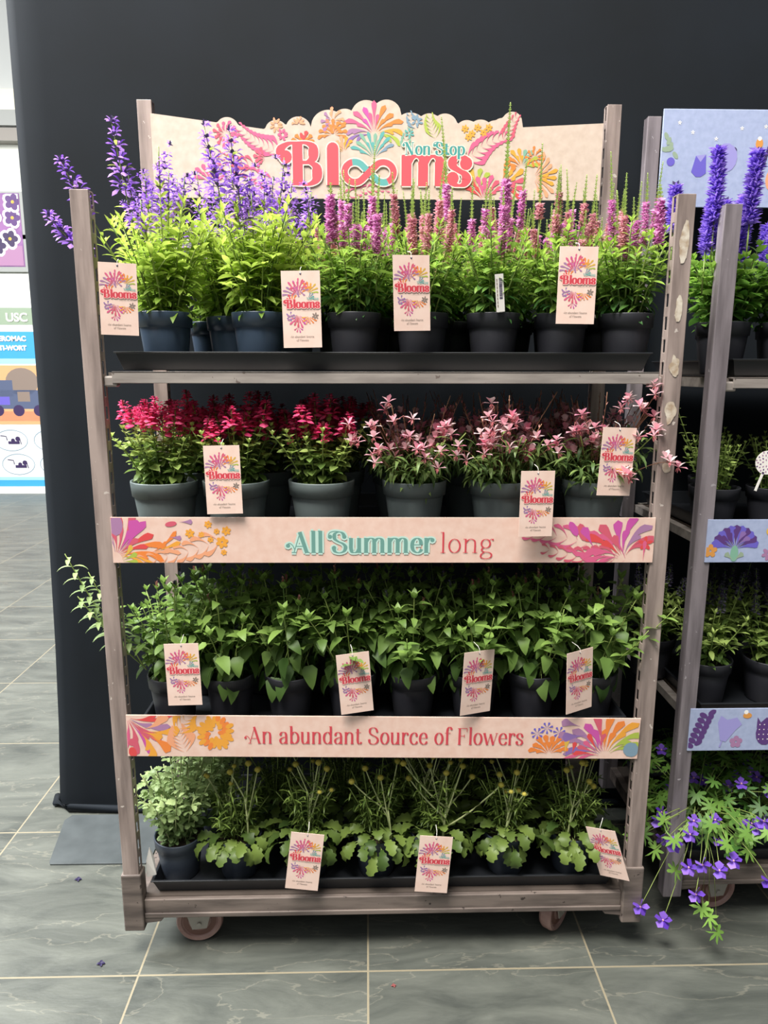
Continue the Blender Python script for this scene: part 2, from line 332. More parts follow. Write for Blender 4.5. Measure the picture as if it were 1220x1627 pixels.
# glyphs: (advance, [(kind, points, option)])  S smooth, L straight, B dot; x-height .5, capitals .7
SF = lambda x, y=.012, w_=.075: ('L', [(x-w_, y), (x+w_, y)], 't')
GL = {
 'a': (.46, [('S', [(.08, .38), (.12, .46), (.21, .49), (.31, .45), (.34, .33)], None), ('L', [(.34, .36), (.34, .0)], None), ('S', [(.34, .29), (.2, .26), (.09, .19), (.08, .09), (.15, .015), (.26, .03), (.34, .11)], None), ('B', (.09, .385), None), ('L', [(.34, .012), (.42, .012)], 't')]),
 'b': (.50, [('L', [(.11, 0), (.11, .74)], None), ('S', [(.11, .36), (.18, .46), (.27, .49), (.38, .41), (.42, .25), (.38, .09), (.27, .01), (.18, .04), (.11, .13)], None), ('L', [(.03, .728), (.11, .728)], 't')]),
 'c': (.43, [('S', [(.36, .38), (.31, .47), (.22, .49), (.11, .41), (.07, .25), (.11, .09), (.22, .01), (.32, .04), (.38, .13)], None), ('B', (.345, .375), None)]),
 'd': (.50, [('L', [(.38, 0), (.38, .74)], None), ('S', [(.38, .36), (.31, .46), (.22, .49), (.11, .41), (.07, .25), (.11, .09), (.22, .01), (.31, .04), (.38, .13)], None), ('L', [(.30, .728), (.38, .728)], 't'), ('L', [(.38, .012), (.46, .012)], 't')]),
 'e': (.44, [('L', [(.08, .27), (.37, .27)], 't'), ('S', [(.37, .27), (.34, .42), (.23, .49), (.11, .41), (.07, .25), (.11, .09), (.23, .01), (.33, .04), (.39, .13)], None)]),
 'f': (.30, [('S', [(.33, .66), (.27, .735), (.18, .71), (.14, .6), (.14, .4), (.14, .2), (.14, 0)], None), ('L', [(.03, .488), (.29, .488)], 't'), ('B', (.32, .665), None), SF(.14)]),
 'g': (.44, [('S', ell(.2, .33, .13, .155), None), ('S', [(.13, .2), (.08, .11), (.15, .04), (.3, .02), (.38, -.06), (.34, -.17), (.2, -.21), (.07, -.16), (.07, -.06), (.16, .03)], None), ('S', [(.3, .44), (.36, .49), (.42, .47)], 't'), ('B', (.41, .47), None)]),
 'l': (.23, [('L', [(.12, 0), (.12, .74)], None), SF(.12), ('L', [(.04, .728), (.12, .728)], 't')]),
 'm': (.78, [('L', [(.1, 0), (.1, .5)], None), ('S', [(.1, .36), (.18, .46), (.27, .49), (.35, .44), (.37, .33), (.37, .15), (.37, 0)], None), ('S', [(.37, .36), (.45, .46), (.54, .49), (.62, .44), (.64, .33), (.64, .15), (.64, 0)], None), SF(.1), SF(.37), SF(.65), ('L', [(.03, .488), (.1, .488)], 't')]),
 'n': (.50, [('L', [(.1, 0), (.1, .5)], None), ('S', [(.1, .36), (.18, .46), (.27, .49), (.36, .44), (.38, .33), (.38, .15), (.38, 0)], None), SF(.1), SF(.38), ('L', [(.03, .488), (.1, .488)], 't')]),
 'o': (.46, [('S', ell(.23, .25, .16, .24), None)]),
 'p': (.50, [('L', [(.11, -.22), (.11, .5)], None), ('S', [(.11, .36), (.18, .46), (.27, .49), (.38, .41), (.42, .25), (.38, .09), (.27, .01), (.18, .04), (.11, .13)], None), SF(.11, -.21), ('L', [(.03, .488), (.11, .488)], 't')]),
 'r': (.36, [('L', [(.1, 0), (.1, .5)], None), ('S', [(.1, .32), (.16, .44), (.24, .49), (.31, .46)], None), ('B', (.30, .43), None), SF(.1), ('L', [(.03, .488), (.1, .488)], 't')]),
 's': (.37, [('S', [(.31, .36), (.26, .46), (.17, .49), (.08, .43), (.08, .33), (.17, .26), (.27, .2), (.31, .11), (.25, .02), (.15, .01), (.07, .06), (.05, .14)], None), ('B', (.30, .375), None), ('B', (.07, .125), None)]),
 't': (.32, [('S', [(.13, .64), (.13, .4), (.13, .15), (.17, .03), (.25, .02), (.3, .09)], None), ('L', [(.03, .488), (.28, .488)], 't')]),
 'u': (.50, [('S', [(.1, .5), (.1, .3), (.1, .15), (.14, .03), (.23, .01), (.31, .05), (.37, .15)], None), ('L', [(.37, .5), (.37, 0)], None), ('L', [(.03, .488), (.1, .488)], 't'), ('L', [(.3, .488), (.37, .488)], 't'), ('L', [(.37, .012), (.45, .012)], 't')]),
 'w': (.68, [('L', [(.05, .5), (.2, 0)], 'T'), ('L', [(.2, 0), (.33, .46)], 't'), ('L', [(.33, .46), (.47, 0)], 'T'), ('L', [(.47, 0), (.62, .5)], 't'), ('L', [(-.01, .488), (.12, .488)], 't'), ('L', [(.56, .488), (.67, .488)], 't')]),
 'A': (.62, [('L', [(.09, 0), (.31, .7)], 't'), ('L', [(.29, .7), (.52, 0)], 'T'), ('L', [(.16, .22), (.44, .22)], 't'), SF(.53), ('S', [(.12, .1), (.07, .22), (-.02, .31), (-.1, .3), (-.12, .22)], 't'), ('B', (-.1, .24), None), SF(.09)]),
 'B': (.66, [('L', [(.2, 0), (.2, .7)], None), ('S', [(.2, .69), (.36, .69), (.47, .62), (.47, .45), (.36, .37), (.2, .37)], None), ('S', [(.2, .37), (.4, .37), (.53, .29), (.53, .1), (.4, .01), (.2, .01)], None), ('L', [(.1, .012), (.2, .012)], 't'), ('S', [(.2, .69), (.05, .68), (-.08, .6), (-.08, .48), (.0, .42)], None), ('B', (-.01, .46), None)]),
 'F': (.52, [('L', [(.14, 0), (.14, .7)], None), ('L', [(.05, .688), (.48, .688)], 't'), ('L', [(.14, .37), (.36, .37)], 't'), ('L', [(.47, .69), (.47, .55)], 't'), ('L', [(.36, .44), (.36, .3)], 't'), SF(.14)]),
 'N': (.66, [('L', [(.13, 0), (.13, .7)], 't'), ('L', [(.12, .7), (.5, 0)], 'T'), ('L', [(.52, 0), (.52, .7)], 't'), SF(.13), SF(.52, .688), ('S', [(.12, .69), (.02, .68), (-.05, .6), (-.04, .52)], 't'), ('B', (-.03, .54), None)]),
 'S': (.54, [('S', [(.43, .52), (.37, .65), (.25, .7), (.11, .64), (.1, .48), (.22, .38), (.37, .31), (.46, .2), (.41, .06), (.26, .0), (.11, .05), (.06, .2)], None), ('B', (.42, .54), None), ('B', (.08, .17), None), ]),
}
def text_len(s, size): return sum((.26 if c == ' ' else GL[c][0]) for c in s)*size
def write(ink, s, x, y, size, T, t, c, halo=None, swash=False, width=None):
    kx = 1.0 if width is None else width/text_len(s, size)
    for ps, col in (((1, halo),) if halo else ()) + ((0, c),):
        px = x; e = .055 if ps else 0
        for ch in s:
            if ch == ' ': px += .26*size*kx; continue
            adv, cmds = GL[ch]
            if swash and ch == 'S': cmds = cmds + [('S', [(.28, .7), (.1, .72), (-.05, .68), (-.1, .58), (-.03, .5)], 't'), ('B', (-.05, .54), None)]
            for kd, pts, o in cmds:
                if kd == 'B': ink.disc(px+pts[0]*size*kx, y+pts[1]*size, (T*.58+e)*size, col, n=8)
                else: ink.stroke([(px+a*size*kx, y+b*size) for a, b in pts], (T+e*2)*size, (t+e*2)*size, col, kd == 'S', o)
            px += adv*size*kx
def ink_obj(ink, name, parent, link=True, loc=None, split=True):
    if split and link:   # prints with clear space between them become parts of their own
        g = ink.g; iv = sorted((min(g.v[i][0] for i in f), max(g.v[i][0] for i in f), j) for j, f in enumerate(g.f)); cl = []; hi = -99
        for a, b, j in iv:
            if a > hi+.012: cl.append([])
            cl[-1].append(j); hi = max(hi, b)
        if 1 < len(cl) < 14:
            for c in cl:
                n_ = Ink(); n_.names = ink.names
                for j in sorted(c): n_.g.add([g.v[i] for i in g.f[j]], [tuple(range(len(g.f[j])))], mi=g.m[j])
                ink_obj(n_, name, parent, True, loc, False)
            return
    o = ink.g.obj(name, [INK[c] for c in ink.names], parent, link=link, loc=loc); return o

# ------------------------------------------------------------------ leaves
def prof_w(shape, t):
    if shape == 'lan': return max(0, sin(pi*min(1, t*1.02))**.8)*(1-.25*t)
    if shape == 'ov': return max(0, sin(pi*t**.72))**.85
    if shape == 'heart': return (1.0 if t < .02 else max(0, (1-t))**.75*min(1, .62+2.2*t)*1.12) if t > 0 else .45
    if shape == 'obov': return max(0, sin(pi*t**1.5))**.7
    if shape == 'lin': return max(0, sin(pi*t))**.5
    if shape == 'lob': return (.25+.75*sin(pi*min(1, t**1.4)))*(1+.22*sin(t*30))*(1 if t < .97 else .2)
    return 1
def leaf(g, base, d, L, W, droop=.6, shape='ov', tint=.5, mi=0, fold=.25, n=5, roll=0.0):
    d = Vector(d).normalized(); up = Vector((0, 0, 1))
    side = d.cross(up)
    if side.length < .05: side = Vector((1, 0, 0))
    side.normalize()
    if roll: side = Matrix.Rotation(roll, 3, d) @ side
    p = Vector(base); vs = []; step = L/n; ax = side.copy()
    cur = d.copy(); dr = -droop/n
    for i in range(n+1):
        t = i/n; w_ = prof_w(shape, t)*W*.5
        nn = side.cross(cur)
        lift = nn*(w_*fold)
        vs += [p - side*w_ + lift, p.copy(), p + side*w_ + lift]
        p = p + cur*step; cur = Matrix.Rotation(dr, 3, ax) @ cur
    fs = []
    for i in range(n):
        a = i*3; fs += [(a, a+1, a+4, a+3), (a+1, a+2, a+5, a+4)]
    g.add(vs, fs, tint=tint, mi=mi)
def palm(g, c, nrm, R, tint, lobes=7, mi=0, rot=0):
    nrm = Vector(nrm).normalized(); a = nrm.orthogonal().normalized(); b = nrm.cross(a); c = Vector(c); vs = [c]; N = lobes*4
    for i in range(N):
        t = rot + 2*pi*i/N*.88; k = i % 4
        r = R*(1.05, .8, .36, .74)[k]*(.88+.12*cos(i*1.7))
        vs.append(c + a*(r*cos(t)) + b*(r*sin(t)) - nrm*(.18*r*(1 if k != 2 else .2)))
    g.add(vs, [(0, i+1, i+2) for i in range(N-1)], tint=tint, mi=mi)

def stem_path(rnd, r0, phi, H, spread, z0, n=8, wob=.004):
    x0, y0 = r0*cos(phi), r0*sin(phi); pts = []
    wx_, wy_ = rnd.uniform(-wob, wob), rnd.uniform(-wob, wob)
    for i in range(n+1):
        t = i/n; k = t**1.4
        pts.append(Vector((x0+spread*cos(phi)*k + wx_*sin(5*t), y0+spread*sin(phi)*k + wy_*sin(4*t), z0+H*t)))
    return pts
def at(pts, t):
    t = min(max(t, 0), .9999)*(len(pts)-1); i = int(t); return pts[i].lerp(pts[i+1], t-i)
def dirat(pts, t): 
    t = min(max(t, 0), .9999)*(len(pts)-1); i = int(t); return (pts[i+1]-pts[i]).normalized()

def pot_parts(root, r, h, m, z=0):
    g = G(); rb = r*.74
    g.lathe([(0, .0), (rb*.96, 0), (rb, .004), (r*.9, h*.72), (r*.9, h*.735), (r*.965, h*.745), (r, h*.985), (r*.995, h), (r*.95, h), (r*.9, h*.88), (r*.86, h*.8), (0, h*.8)], 28)
    g.obj('pot', m, root, smooth=False, link=False)
    for p in root_kids(root)[-1].data.polygons: p.use_smooth = True
    g = G(); rnd = random.Random(5); pr = []
    g.lathe([(r*.89, h*.86), (r*.6, h*.89), (r*.3, h*.87), (0, h*.9)], 16)
    g.obj('soil', SOIL, root, link=False, smooth=True)
def root_kids(root): return [o for o in bpy.data.objects if o.parent == root]

def proto(name): return empty(name, link=False)

# flowers -----------------------------------------------------------------
def salvia_spike(rnd, pts, t0, root, mats, nwh=7, fl=.018, per=5, name='flower_spike', density=1.0, flw=.009):
    g = G()
    for i in range(nwh):
        t = t0+(1-t0)*(i/(nwh-1))**.9; c = at(pts, t); s_ = 1-.5*(i/(nwh-1))
        a0 = rnd.uniform(0, 6)
        for k in range(per):
            a = a0+2*pi*k/per+rnd.uniform(-.4, .4)
            el = rnd.uniform(.1, .9)
            d = Vector((cos(a)*cos(el), sin(a)*cos(el), sin(el)))
            if rnd.random() < .28:   # calyx only
                leaf(g, c, d, fl*.6*s_, fl*.3, .3, 'ov', rnd.random()*.4, 1, n=3); continue
            leaf(g, c, d, fl*.55*s_, fl*.28, .1, 'ov', rnd.random()*.3, 1, n=2)
            e = c+d*fl*.4*s_
            leaf(g, e, d+Vector((0, 0, .5)), fl*.85*s_, flw*.7*s_, .8, 'obov', rnd.random(), 0, n=3, fold=.6)
            leaf(g, e, d+Vector((0, 0, -.2)), fl*.95*s_, flw*1.25*s_, 1.5, 'obov', rnd.random(), 0, n=3, fold=-.4)
    c = at(pts, 1)
    for k in range(5): leaf(g, c, (rnd.uniform(-.4, .4), rnd.uniform(-.4, .4), 1), fl*.5, fl*.22, .2, 'ov', .2, 1, n=2)
    return g.obj(name, mats, root, link=False, smooth=True)

def veronica_spike(rnd, base, d, L, r, root, mats, pink=.5, name='flower_spike', dens=1.0):
    g = G(); base = Vector(base); d = Vector(d).normalized()
    bend = Vector((rnd.uniform(-.06, .06), rnd.uniform(-.06, .06), 0))
    P = [base + d*(L*t) + bend*(L*t*t) for t in [i/6 for i in range(7)]]
    g.tube(P, .0017, 4, mi=1, r1=.0008, tint=.6)
    N = int(L/.0042*dens)
    for i in range(N):
        t = i/N; c = at(P, t); rr = r*((1-.12*t) if t < pink else (.40*((1-t)/(1-pink))**.6+.18)*(.75+.35*(i % 2))); per = (12 if r > .02 else 8) if t < pink else 5; a0 = i*1.1
        for k in range(per):
            a = a0+2*pi*k/per; dd = Vector((cos(a), sin(a), rnd.uniform(.1, .6) if t < pink else .7))
            if t < pink:
                leaf(g, c, dd, rr*rnd.uniform(.8, 1.15), rr*(.38 if r > .02 else .62), rnd.uniform(-.2, .8), 'obov', rnd.random(), 0, n=2, fold=.3, roll=rnd.uniform(-1, 1))
            else:
                leaf(g, c, dd, rr*1.1, rr*.7, -.2, 'ov', rnd.uniform(.3, 1), 1, n=2)
    return g.obj(name, mats, root, link=False, smooth=True)

LM = {}
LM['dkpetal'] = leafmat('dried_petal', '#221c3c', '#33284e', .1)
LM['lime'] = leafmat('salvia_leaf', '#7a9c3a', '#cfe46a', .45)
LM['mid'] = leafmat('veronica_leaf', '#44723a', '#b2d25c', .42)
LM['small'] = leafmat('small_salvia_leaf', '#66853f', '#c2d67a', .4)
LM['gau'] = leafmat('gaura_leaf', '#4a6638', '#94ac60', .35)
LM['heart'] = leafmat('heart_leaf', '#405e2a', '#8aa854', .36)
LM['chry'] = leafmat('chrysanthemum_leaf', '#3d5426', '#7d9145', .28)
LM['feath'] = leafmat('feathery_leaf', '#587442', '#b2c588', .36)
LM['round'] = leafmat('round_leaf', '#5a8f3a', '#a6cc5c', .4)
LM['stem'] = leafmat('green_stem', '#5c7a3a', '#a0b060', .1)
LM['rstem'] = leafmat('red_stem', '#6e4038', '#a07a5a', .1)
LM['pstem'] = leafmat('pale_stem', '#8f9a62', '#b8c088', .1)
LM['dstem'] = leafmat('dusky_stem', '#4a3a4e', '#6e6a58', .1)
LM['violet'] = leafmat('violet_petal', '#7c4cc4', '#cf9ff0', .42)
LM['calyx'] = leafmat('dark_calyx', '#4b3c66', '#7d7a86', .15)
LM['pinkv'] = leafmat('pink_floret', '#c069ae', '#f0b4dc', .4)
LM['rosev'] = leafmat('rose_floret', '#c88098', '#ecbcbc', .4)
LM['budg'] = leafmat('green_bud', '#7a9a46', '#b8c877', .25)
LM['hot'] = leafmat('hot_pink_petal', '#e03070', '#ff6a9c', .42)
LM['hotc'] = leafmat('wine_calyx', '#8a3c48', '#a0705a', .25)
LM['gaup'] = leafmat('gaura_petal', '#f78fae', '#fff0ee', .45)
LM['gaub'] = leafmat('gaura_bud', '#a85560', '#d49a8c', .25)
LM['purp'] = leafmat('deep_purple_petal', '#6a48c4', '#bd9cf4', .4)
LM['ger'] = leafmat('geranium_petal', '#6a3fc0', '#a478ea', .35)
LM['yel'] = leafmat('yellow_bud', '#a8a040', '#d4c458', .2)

def bushy(name, seed, r, h, potm, nst, H, spread, gap, L, W, shape, lm, stemm, droop=.7, el=(.9, -.1), flower=None, nfl=0, petiole=0.0, fold=.25, Hvar=.2,
          extra=0.0, side=True, tip=.55, smin=.7, n=5, lean0=.5, tb=0.0):
    rnd = random.Random(seed); root = proto(name); pot_parts(root, r, h, potm)
    gl = G(); gs = G(); z0 = h*.85; fl = []
    for i in range(nst):
        phi = i*2.39996+rnd.uniform(-.3, .3); q = math.sqrt((i+.5)/nst)
        Hs = H*(1+rnd.uniform(-Hvar, Hvar*.4))*(1-.22*q*q); sp = spread*q*rnd.uniform(.7, 1.15)
        has = flower and i < nfl
        ext = extra*rnd.uniform(.6, 1.1) if has else 0
        P = stem_path(rnd, r*.55*q, phi, Hs, sp, z0, 8)
        if has:
            D = (P[-1]-P[-2]).normalized(); D = (D+Vector((0, 0, .9))).normalized()
            P2 = [P[-1]+D*(ext*k/4) for k in range(5)]
        gs.tube(P, .0022, 5, r1=.0013, tint=rnd.random())
        if has:
            gs.tube(P2, .0013, 4, tint=rnd.random()); fl.append((P2, rnd))
        nn = max(3, int(Hs/gap)); a0 = rnd.uniform(0, 6)
        for k in range(nn):
            t = lean0*.0+.1+.9*(k+.3)/nn; c = at(P, t); s_ = (1-(1-tip)*max(0, (t-.45)/.55))*rnd.uniform(smin, 1.1)
            for sg in (0, 1):
                a = a0+k*pi/2+sg*pi+rnd.uniform(-.35, .35); e_ = el[1]+(el[0]-el[1])*t**2+rnd.uniform(-.25, .25)
                d = Vector((cos(a)*cos(e_), sin(a)*cos(e_), sin(e_))); b = c
                if petiole:
                    b = c+d*petiole*s_; gs.tube([c, b], .0008, 3, tint=.7)
                    d = (d+Vector((0, 0, -.35))).normalized()
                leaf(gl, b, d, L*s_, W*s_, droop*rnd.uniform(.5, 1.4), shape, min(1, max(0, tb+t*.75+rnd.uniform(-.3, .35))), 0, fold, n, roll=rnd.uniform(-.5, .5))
        if side and nn > 4:
            for _ in range(2):   # short side shoots
                t = rnd.uniform(.25, .75); c = at(P, t); a = rnd.uniform(0, 6.28); d = Vector((cos(a), sin(a), .9)).normalized(); e = c+d*L*.7
                gs.tube([c, e], .001, 3, tint=.6)
                for j in range(5):
                    aa = a+j*2.4; dd = Vector((cos(aa)*.8, sin(aa)*.8, .5)); leaf(gl, e, dd, L*.62, W*.62, droop, shape, min(1, .35+t*.6+rnd.uniform(-.2, .3)), 0, fold, max(3, n-1), roll=rnd.uniform(-.5, .5))
        for j in range(4):   # terminal leaves
            aa = a0+j*pi/2; leaf(gl, P[-1], (cos(aa)*.6, sin(aa)*.6, 1), L*.45, W*.45, droop*.5, shape, .95, 0, fold, 3)
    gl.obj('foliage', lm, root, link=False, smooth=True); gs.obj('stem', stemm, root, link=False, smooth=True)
    for P2, _ in fl: flower(rnd, P2, root)
    return root

PROTO = {}
def fA(rnd, P, root): salvia_spike(rnd, [q+Vector((rnd.uniform(-.02, .02)*i, rnd.uniform(-.02, .02)*i, 0))*.35 for i, q in enumerate(P)], .05, root, [LM['violet'], LM['calyx']], nwh=6, fl=.022, per=6, flw=.011)
for v in range(3):
    PROTO['A%d' % v] = bushy('potted_purple_salvia', 11+v, .064, .128, POTBLU, 22, .265, .10, .023, .058, .021, 'lan', LM['lime'], LM['stem'], .8, (1.0, -.1), fA, 8, extra=.10, Hvar=.28, tb=.1)
def mk_fB(kind):
    def f(rnd, P, root):
        d = P[-1]-P[0]; L = rnd.uniform(.10, .18)
        veronica_spike(rnd, P[0]-Vector((0, 0, .02)), d+Vector((0, 0, .02)), L, .0128, root, [LM[kind], LM['budg']], pink=rnd.uniform(.25, .65))
    return f
for v in range(4):
    PROTO['B%d' % v] = bushy('potted_pink_speedwell', 31+v, .064, .128, POTBLK, 26, .215, .088, .0185, .046, .016, 'lan', LM['mid'], LM['stem'], .7, (.9, -.3), mk_fB('pinkv' if v % 2 == 0 else 'rosev'), 8, extra=.02, Hvar=.3)
def fC(rnd, P, root): salvia_spike(rnd, P, .1, root, [LM['hot'], LM['hotc']], nwh=4, fl=.025, per=6, flw=.018)
for v in range(3):
    PROTO['C%d' % v] = bushy('potted_hot_pink_salvia', 51+v, .082, .14, POTGRY, 30, .165, .088, .0165, .031, .021, 'ov', LM['small'], LM['stem'], .5, (.8, -.4), fC, 16, extra=.05, Hvar=.25)
def gaura(seed, r=.08):
    rnd = random.Random(seed); root = proto('potted_gaura'); pot_parts(root, r, .14, POTGRY)
    gl = G(); gs = G(); z0 = .12
    for i in range(38):
        phi = i*2.4; q = math.sqrt((i+.5)/38); P = stem_path(rnd, r*.6*q, phi, rnd.uniform(.06, .15), .10*q, z0, 5)
        gs.tube(P, .0014, 4, tint=rnd.random())
        for k in range(15):
            t = .1+.9*k/15; a = k*2.4+i; e_ = rnd.uniform(-.5, .7); leaf(gl, at(P, t), (cos(a)*cos(e_), sin(a)*cos(e_), sin(e_)), rnd.uniform(.04, .066), .0105, rnd.uniform(.9, 2.1), 'lan', rnd.random()*.8, 0, n=4, roll=rnd.uniform(-.4, .4))
    fp = []
    for i in range(20):
        phi = i*2.4+.5; P = stem_path(rnd, r*.5, phi, rnd.uniform(.16, .24), rnd.uniform(.02, .10), z0, 7, .008); gs.tube(P, .0010, 4, tint=.5+rnd.random()*.5, mi=1)
        # narrow buds up the wand
        for k in range(6):
            c = at(P, .6+.4*k/6); a = k*2.4; leaf(gs, c, (cos(a)*.5, sin(a)*.5, 1), .011, .0035, .1, 'ov', rnd.random(), 2, n=2)
        if i < 18: fp.append(P)
    gl.obj('foliage', LM['gau'], root, link=False, smooth=True); gs.obj('stem', [LM['stem'], LM['rstem'], LM['gaub']], root, link=False, smooth=True)
    for P in fp:
        for t in ([.42, .5, .6, .7, .8] if rnd.random() < .6 else [.5, .62]):
            g = G(); c = at(P, t*.95); a = rnd.uniform(0, 6.28); d = Vector((cos(a), sin(a)-.4, .3)).normalized(); c2 = c+d*.016
            g.tube([c, c2], .0012, 3, mi=1, tint=.3)
            s = d.cross(Vector((0, 0, 1))).normalized(); u = s.cross(d)
            for k in range(4):
                b = radians(20+k*47); dd = (s*cos(b)+u*sin(b)+d*.35); leaf(g, c2, dd, .022, .017, .3, 'obov', rnd.random(), 0, n=3)
            for k in range(5):
                dd = d+s*rnd.uniform(-.5, .5)-u*rnd.uniform(.1, .8); leaf(g, c2, dd, .012, .0018, .2, 'lin', .2, 1, n=2)
            g.obj('flower', [LM['gaup'], LM['gaub']], root, link=False, smooth=True)
    return root
for v in range(3): PROTO['D%d' % v] = gaura(71+v)
def fE(rnd, P, root):
    g = G()
    for k in range(14):
        t = k/14; a = k*2.4; leaf(g, at(P, t), (cos(a)*.5, sin(a)*.5, .9), .009, .006, .2, 'ov', rnd.random(), 0, n=2)
    g.obj('flower_bud', [LM['gaub' if rnd.random() < .5 else 'calyx']], root, link=False, smooth=True)
for v in range(3):
    PROTO['E%d' % v] = bushy('potted_anise_sage', 91+v, .066, .128, POTBLK, 14, .255, .108, .034, .064, .046, 'heart', LM['heart'], LM['stem'], .9, (.5, -.7), fE, 5, petiole=.024, extra=.03, Hvar=.25, tip=.5, fold=.15, smin=.6)
PROTO['E9'] = bushy('potted_anise_sage', 99, .066, .128, POTBLK, 20, .26, .11, .024, .044, .024, 'ov', LM['heart'], LM['stem'], .6, (.7, -.2), fE, 4, petiole=.012, extra=.02, tb=.25)
def chry(seed, stems=True, big=1.0, buds=6, Hs=.25, fine=True):
    rnd = random.Random(seed); root = proto('potted_coneflower'); r = .064; pot_parts(root, r, .118, POTNVY)
    gl = G(); gs = G(); z0 = .105
    for i in range(46):
        a = i*2.4; q = math.sqrt((i+.5)/46); e_ = 1.35-1.3*q+rnd.uniform(-.2, .2)
        b = Vector((r*.55*q*cos(a), r*.55*q*sin(a), z0)); d = Vector((cos(a)*cos(e_), sin(a)*cos(e_), sin(e_))); pet = rnd.uniform(.02, .055)
        gs.tube([b, b+d*pet], .0014, 4, tint=.6)
        leaf(gl, b+d*pet, d, .062*rnd.uniform(.75, 1.15)*big, .030*big, rnd.uniform(1.2, 2.6), 'lob', rnd.random()*.85, 0, n=16, fold=.3, roll=rnd.uniform(-.5, .5))
    if fine:
        for i in range(17):
            phi = i*2.4+1; P = stem_path(rnd, .02, phi, rnd.uniform(.09, Hs*.8), .065*math.sqrt((i+1)/17), z0, 6); gs.tube(P, .0017, 4, tint=.6)
            for k in range(22):
                t = .15+.85*k/22; a = k*2.4; c = at(P, t); d = Vector((cos(a), sin(a), rnd.uniform(0, .7)))
                leaf(gl, c, d, .034, .0055, rnd.uniform(.3, 1.6), 'lan', rnd.uniform(.1, .8), 0, n=4)
                if k % 2: leaf(gl, c+d*.012, (cos(a+.8), sin(a+.8), .4), .02, .004, .8, 'lan', rnd.uniform(.1, .9), 0, n=3)
    heads = []
    if stems:
        for i in range(2):
            phi = rnd.uniform(0, 6.28); P = stem_path(rnd, .01, phi, Hs*.55, .02, z0, 5); gs.tube(P, .003, 6, mi=1, r1=.0025, tint=.6)
            for k in range(buds//2):
                a = phi+k*2.1; t = .55+.45*k/(buds/2); c = at(P, t); d = Vector((cos(a)*.75, sin(a)*.5, rnd.uniform(.7, 1.5))).normalized(); ln = Hs*rnd.uniform(.3, .6)
                Q = [c, c+d*ln*.5, c+d*ln+Vector((0, 0, .012))]; gs.tube(Q, .002, 5, mi=1, r1=.0015, tint=.8); heads.append(Q[-1])
                c3 = Q[1]
                for s in (-1, 1):
                    leaf(gl, c3, (cos(a+s), sin(a+s), .5), .028, .005, .6, 'lan', .6, 0, n=4)
    gl.obj('foliage', LM['chry'] if fine else LM['chry'], root, link=False, smooth=True); gs.obj('stem', [LM['stem'], LM['pstem']], root, link=False, smooth=True)
    for hd in heads:
        g = G(); g.ball(hd, .0065, 8, sz=.8, tint=rnd.random())
        for k in range(12):
            a = k*pi/6; leaf(g, hd-Vector((0, 0, .003)), (cos(a), sin(a), .3), .013, .003, -.3, 'lan', .2, 1, n=2)
        g.obj('flower_bud', [LM['yel'], LM['pstem']], root, link=False, smooth=True)
    return root
for v in range(3): PROTO['F%d' % v] = chry(111+v, stems=v != 2, Hs=.24+.03*v)
PROTO['F7'] = chry(131, buds=12, Hs=.30)
def feathery(seed):
    rnd = random.Random(seed); root = proto('potted_feverfew'); pot_parts(root, .066, .118, POTNVY); gl = G(); gs = G()
    for i in range(30):
        q = math.sqrt((i+.5)/30); P = stem_path(rnd, .035*q, i*2.4, .27*(1-.35*q)*rnd.uniform(.8, 1.1), .085*q, .1, 7); gs.tube(P, .0016, 4, tint=.8)
        for k in range(15):
            t = .08+.92*k/15; a = k*2.4+i; e_ = rnd.uniform(-.3, .7); c = at(P, t); d = Vector((cos(a)*cos(e_), sin(a)*cos(e_), sin(e_)))
            leaf(gl, c, d, .030, .015, rnd.uniform(.3, 1.5), 'lob', min(1, t*.7+rnd.uniform(0, .45)), 0, n=10, roll=rnd.uniform(-.8, .8)); leaf(gl, c+d*.008, (cos(a+1), sin(a+1), .6), .022, .010, 1, 'lob', min(1, t*.7+rnd.uniform(0, .45)), 0, n=8)
    gl.obj('foliage', LM['feath'], root, link=False, smooth=True); gs.obj('stem', LM['pstem'], root, link=False, smooth=True); return root
PROTO['F9'] = feathery(140)
def fG(rnd, P, root): veronica_spike(rnd, P[0], P[-1]-P[0]+Vector((0, 0, .05)), rnd.uniform(.09, .13), .025, root, [LM['purp'], LM['calyx']], pink=.93, dens=1.0)
for v in range(2):
    PROTO['G%d' % v] = bushy('potted_violet_speedwell', 151+v, .064, .128, POTBLK, 22, .20, .10, .022, .046, .034, 'ov', LM['round'], LM['stem'], .8, (.8, -.1), fG, 5, extra=.03, fold=.15)
for v in range(2):
    PROTO['H%d' % v] = bushy('potted_green_herb', 161+v, .064, .118, POTBLK, 18, .15, .06, .02, .024, .014, 'ov', LM['small'], LM['stem'], .5, (.8, 0), None, 0)
def fJ(rnd, P, root): salvia_spike(rnd, P, .02, root, [LM['calyx'], LM['calyx']], nwh=7, fl=.013, per=5)
for v in range(2):
    PROTO['J%d' % v] = bushy('potted_dark_salvia', 171+v, .07, .125, POTBLK, 17, .19, .085, .022, .045, .018, 'lan', LM['small'], LM['stem'], .8, (.8, -.2), fJ, 7, extra=.07)
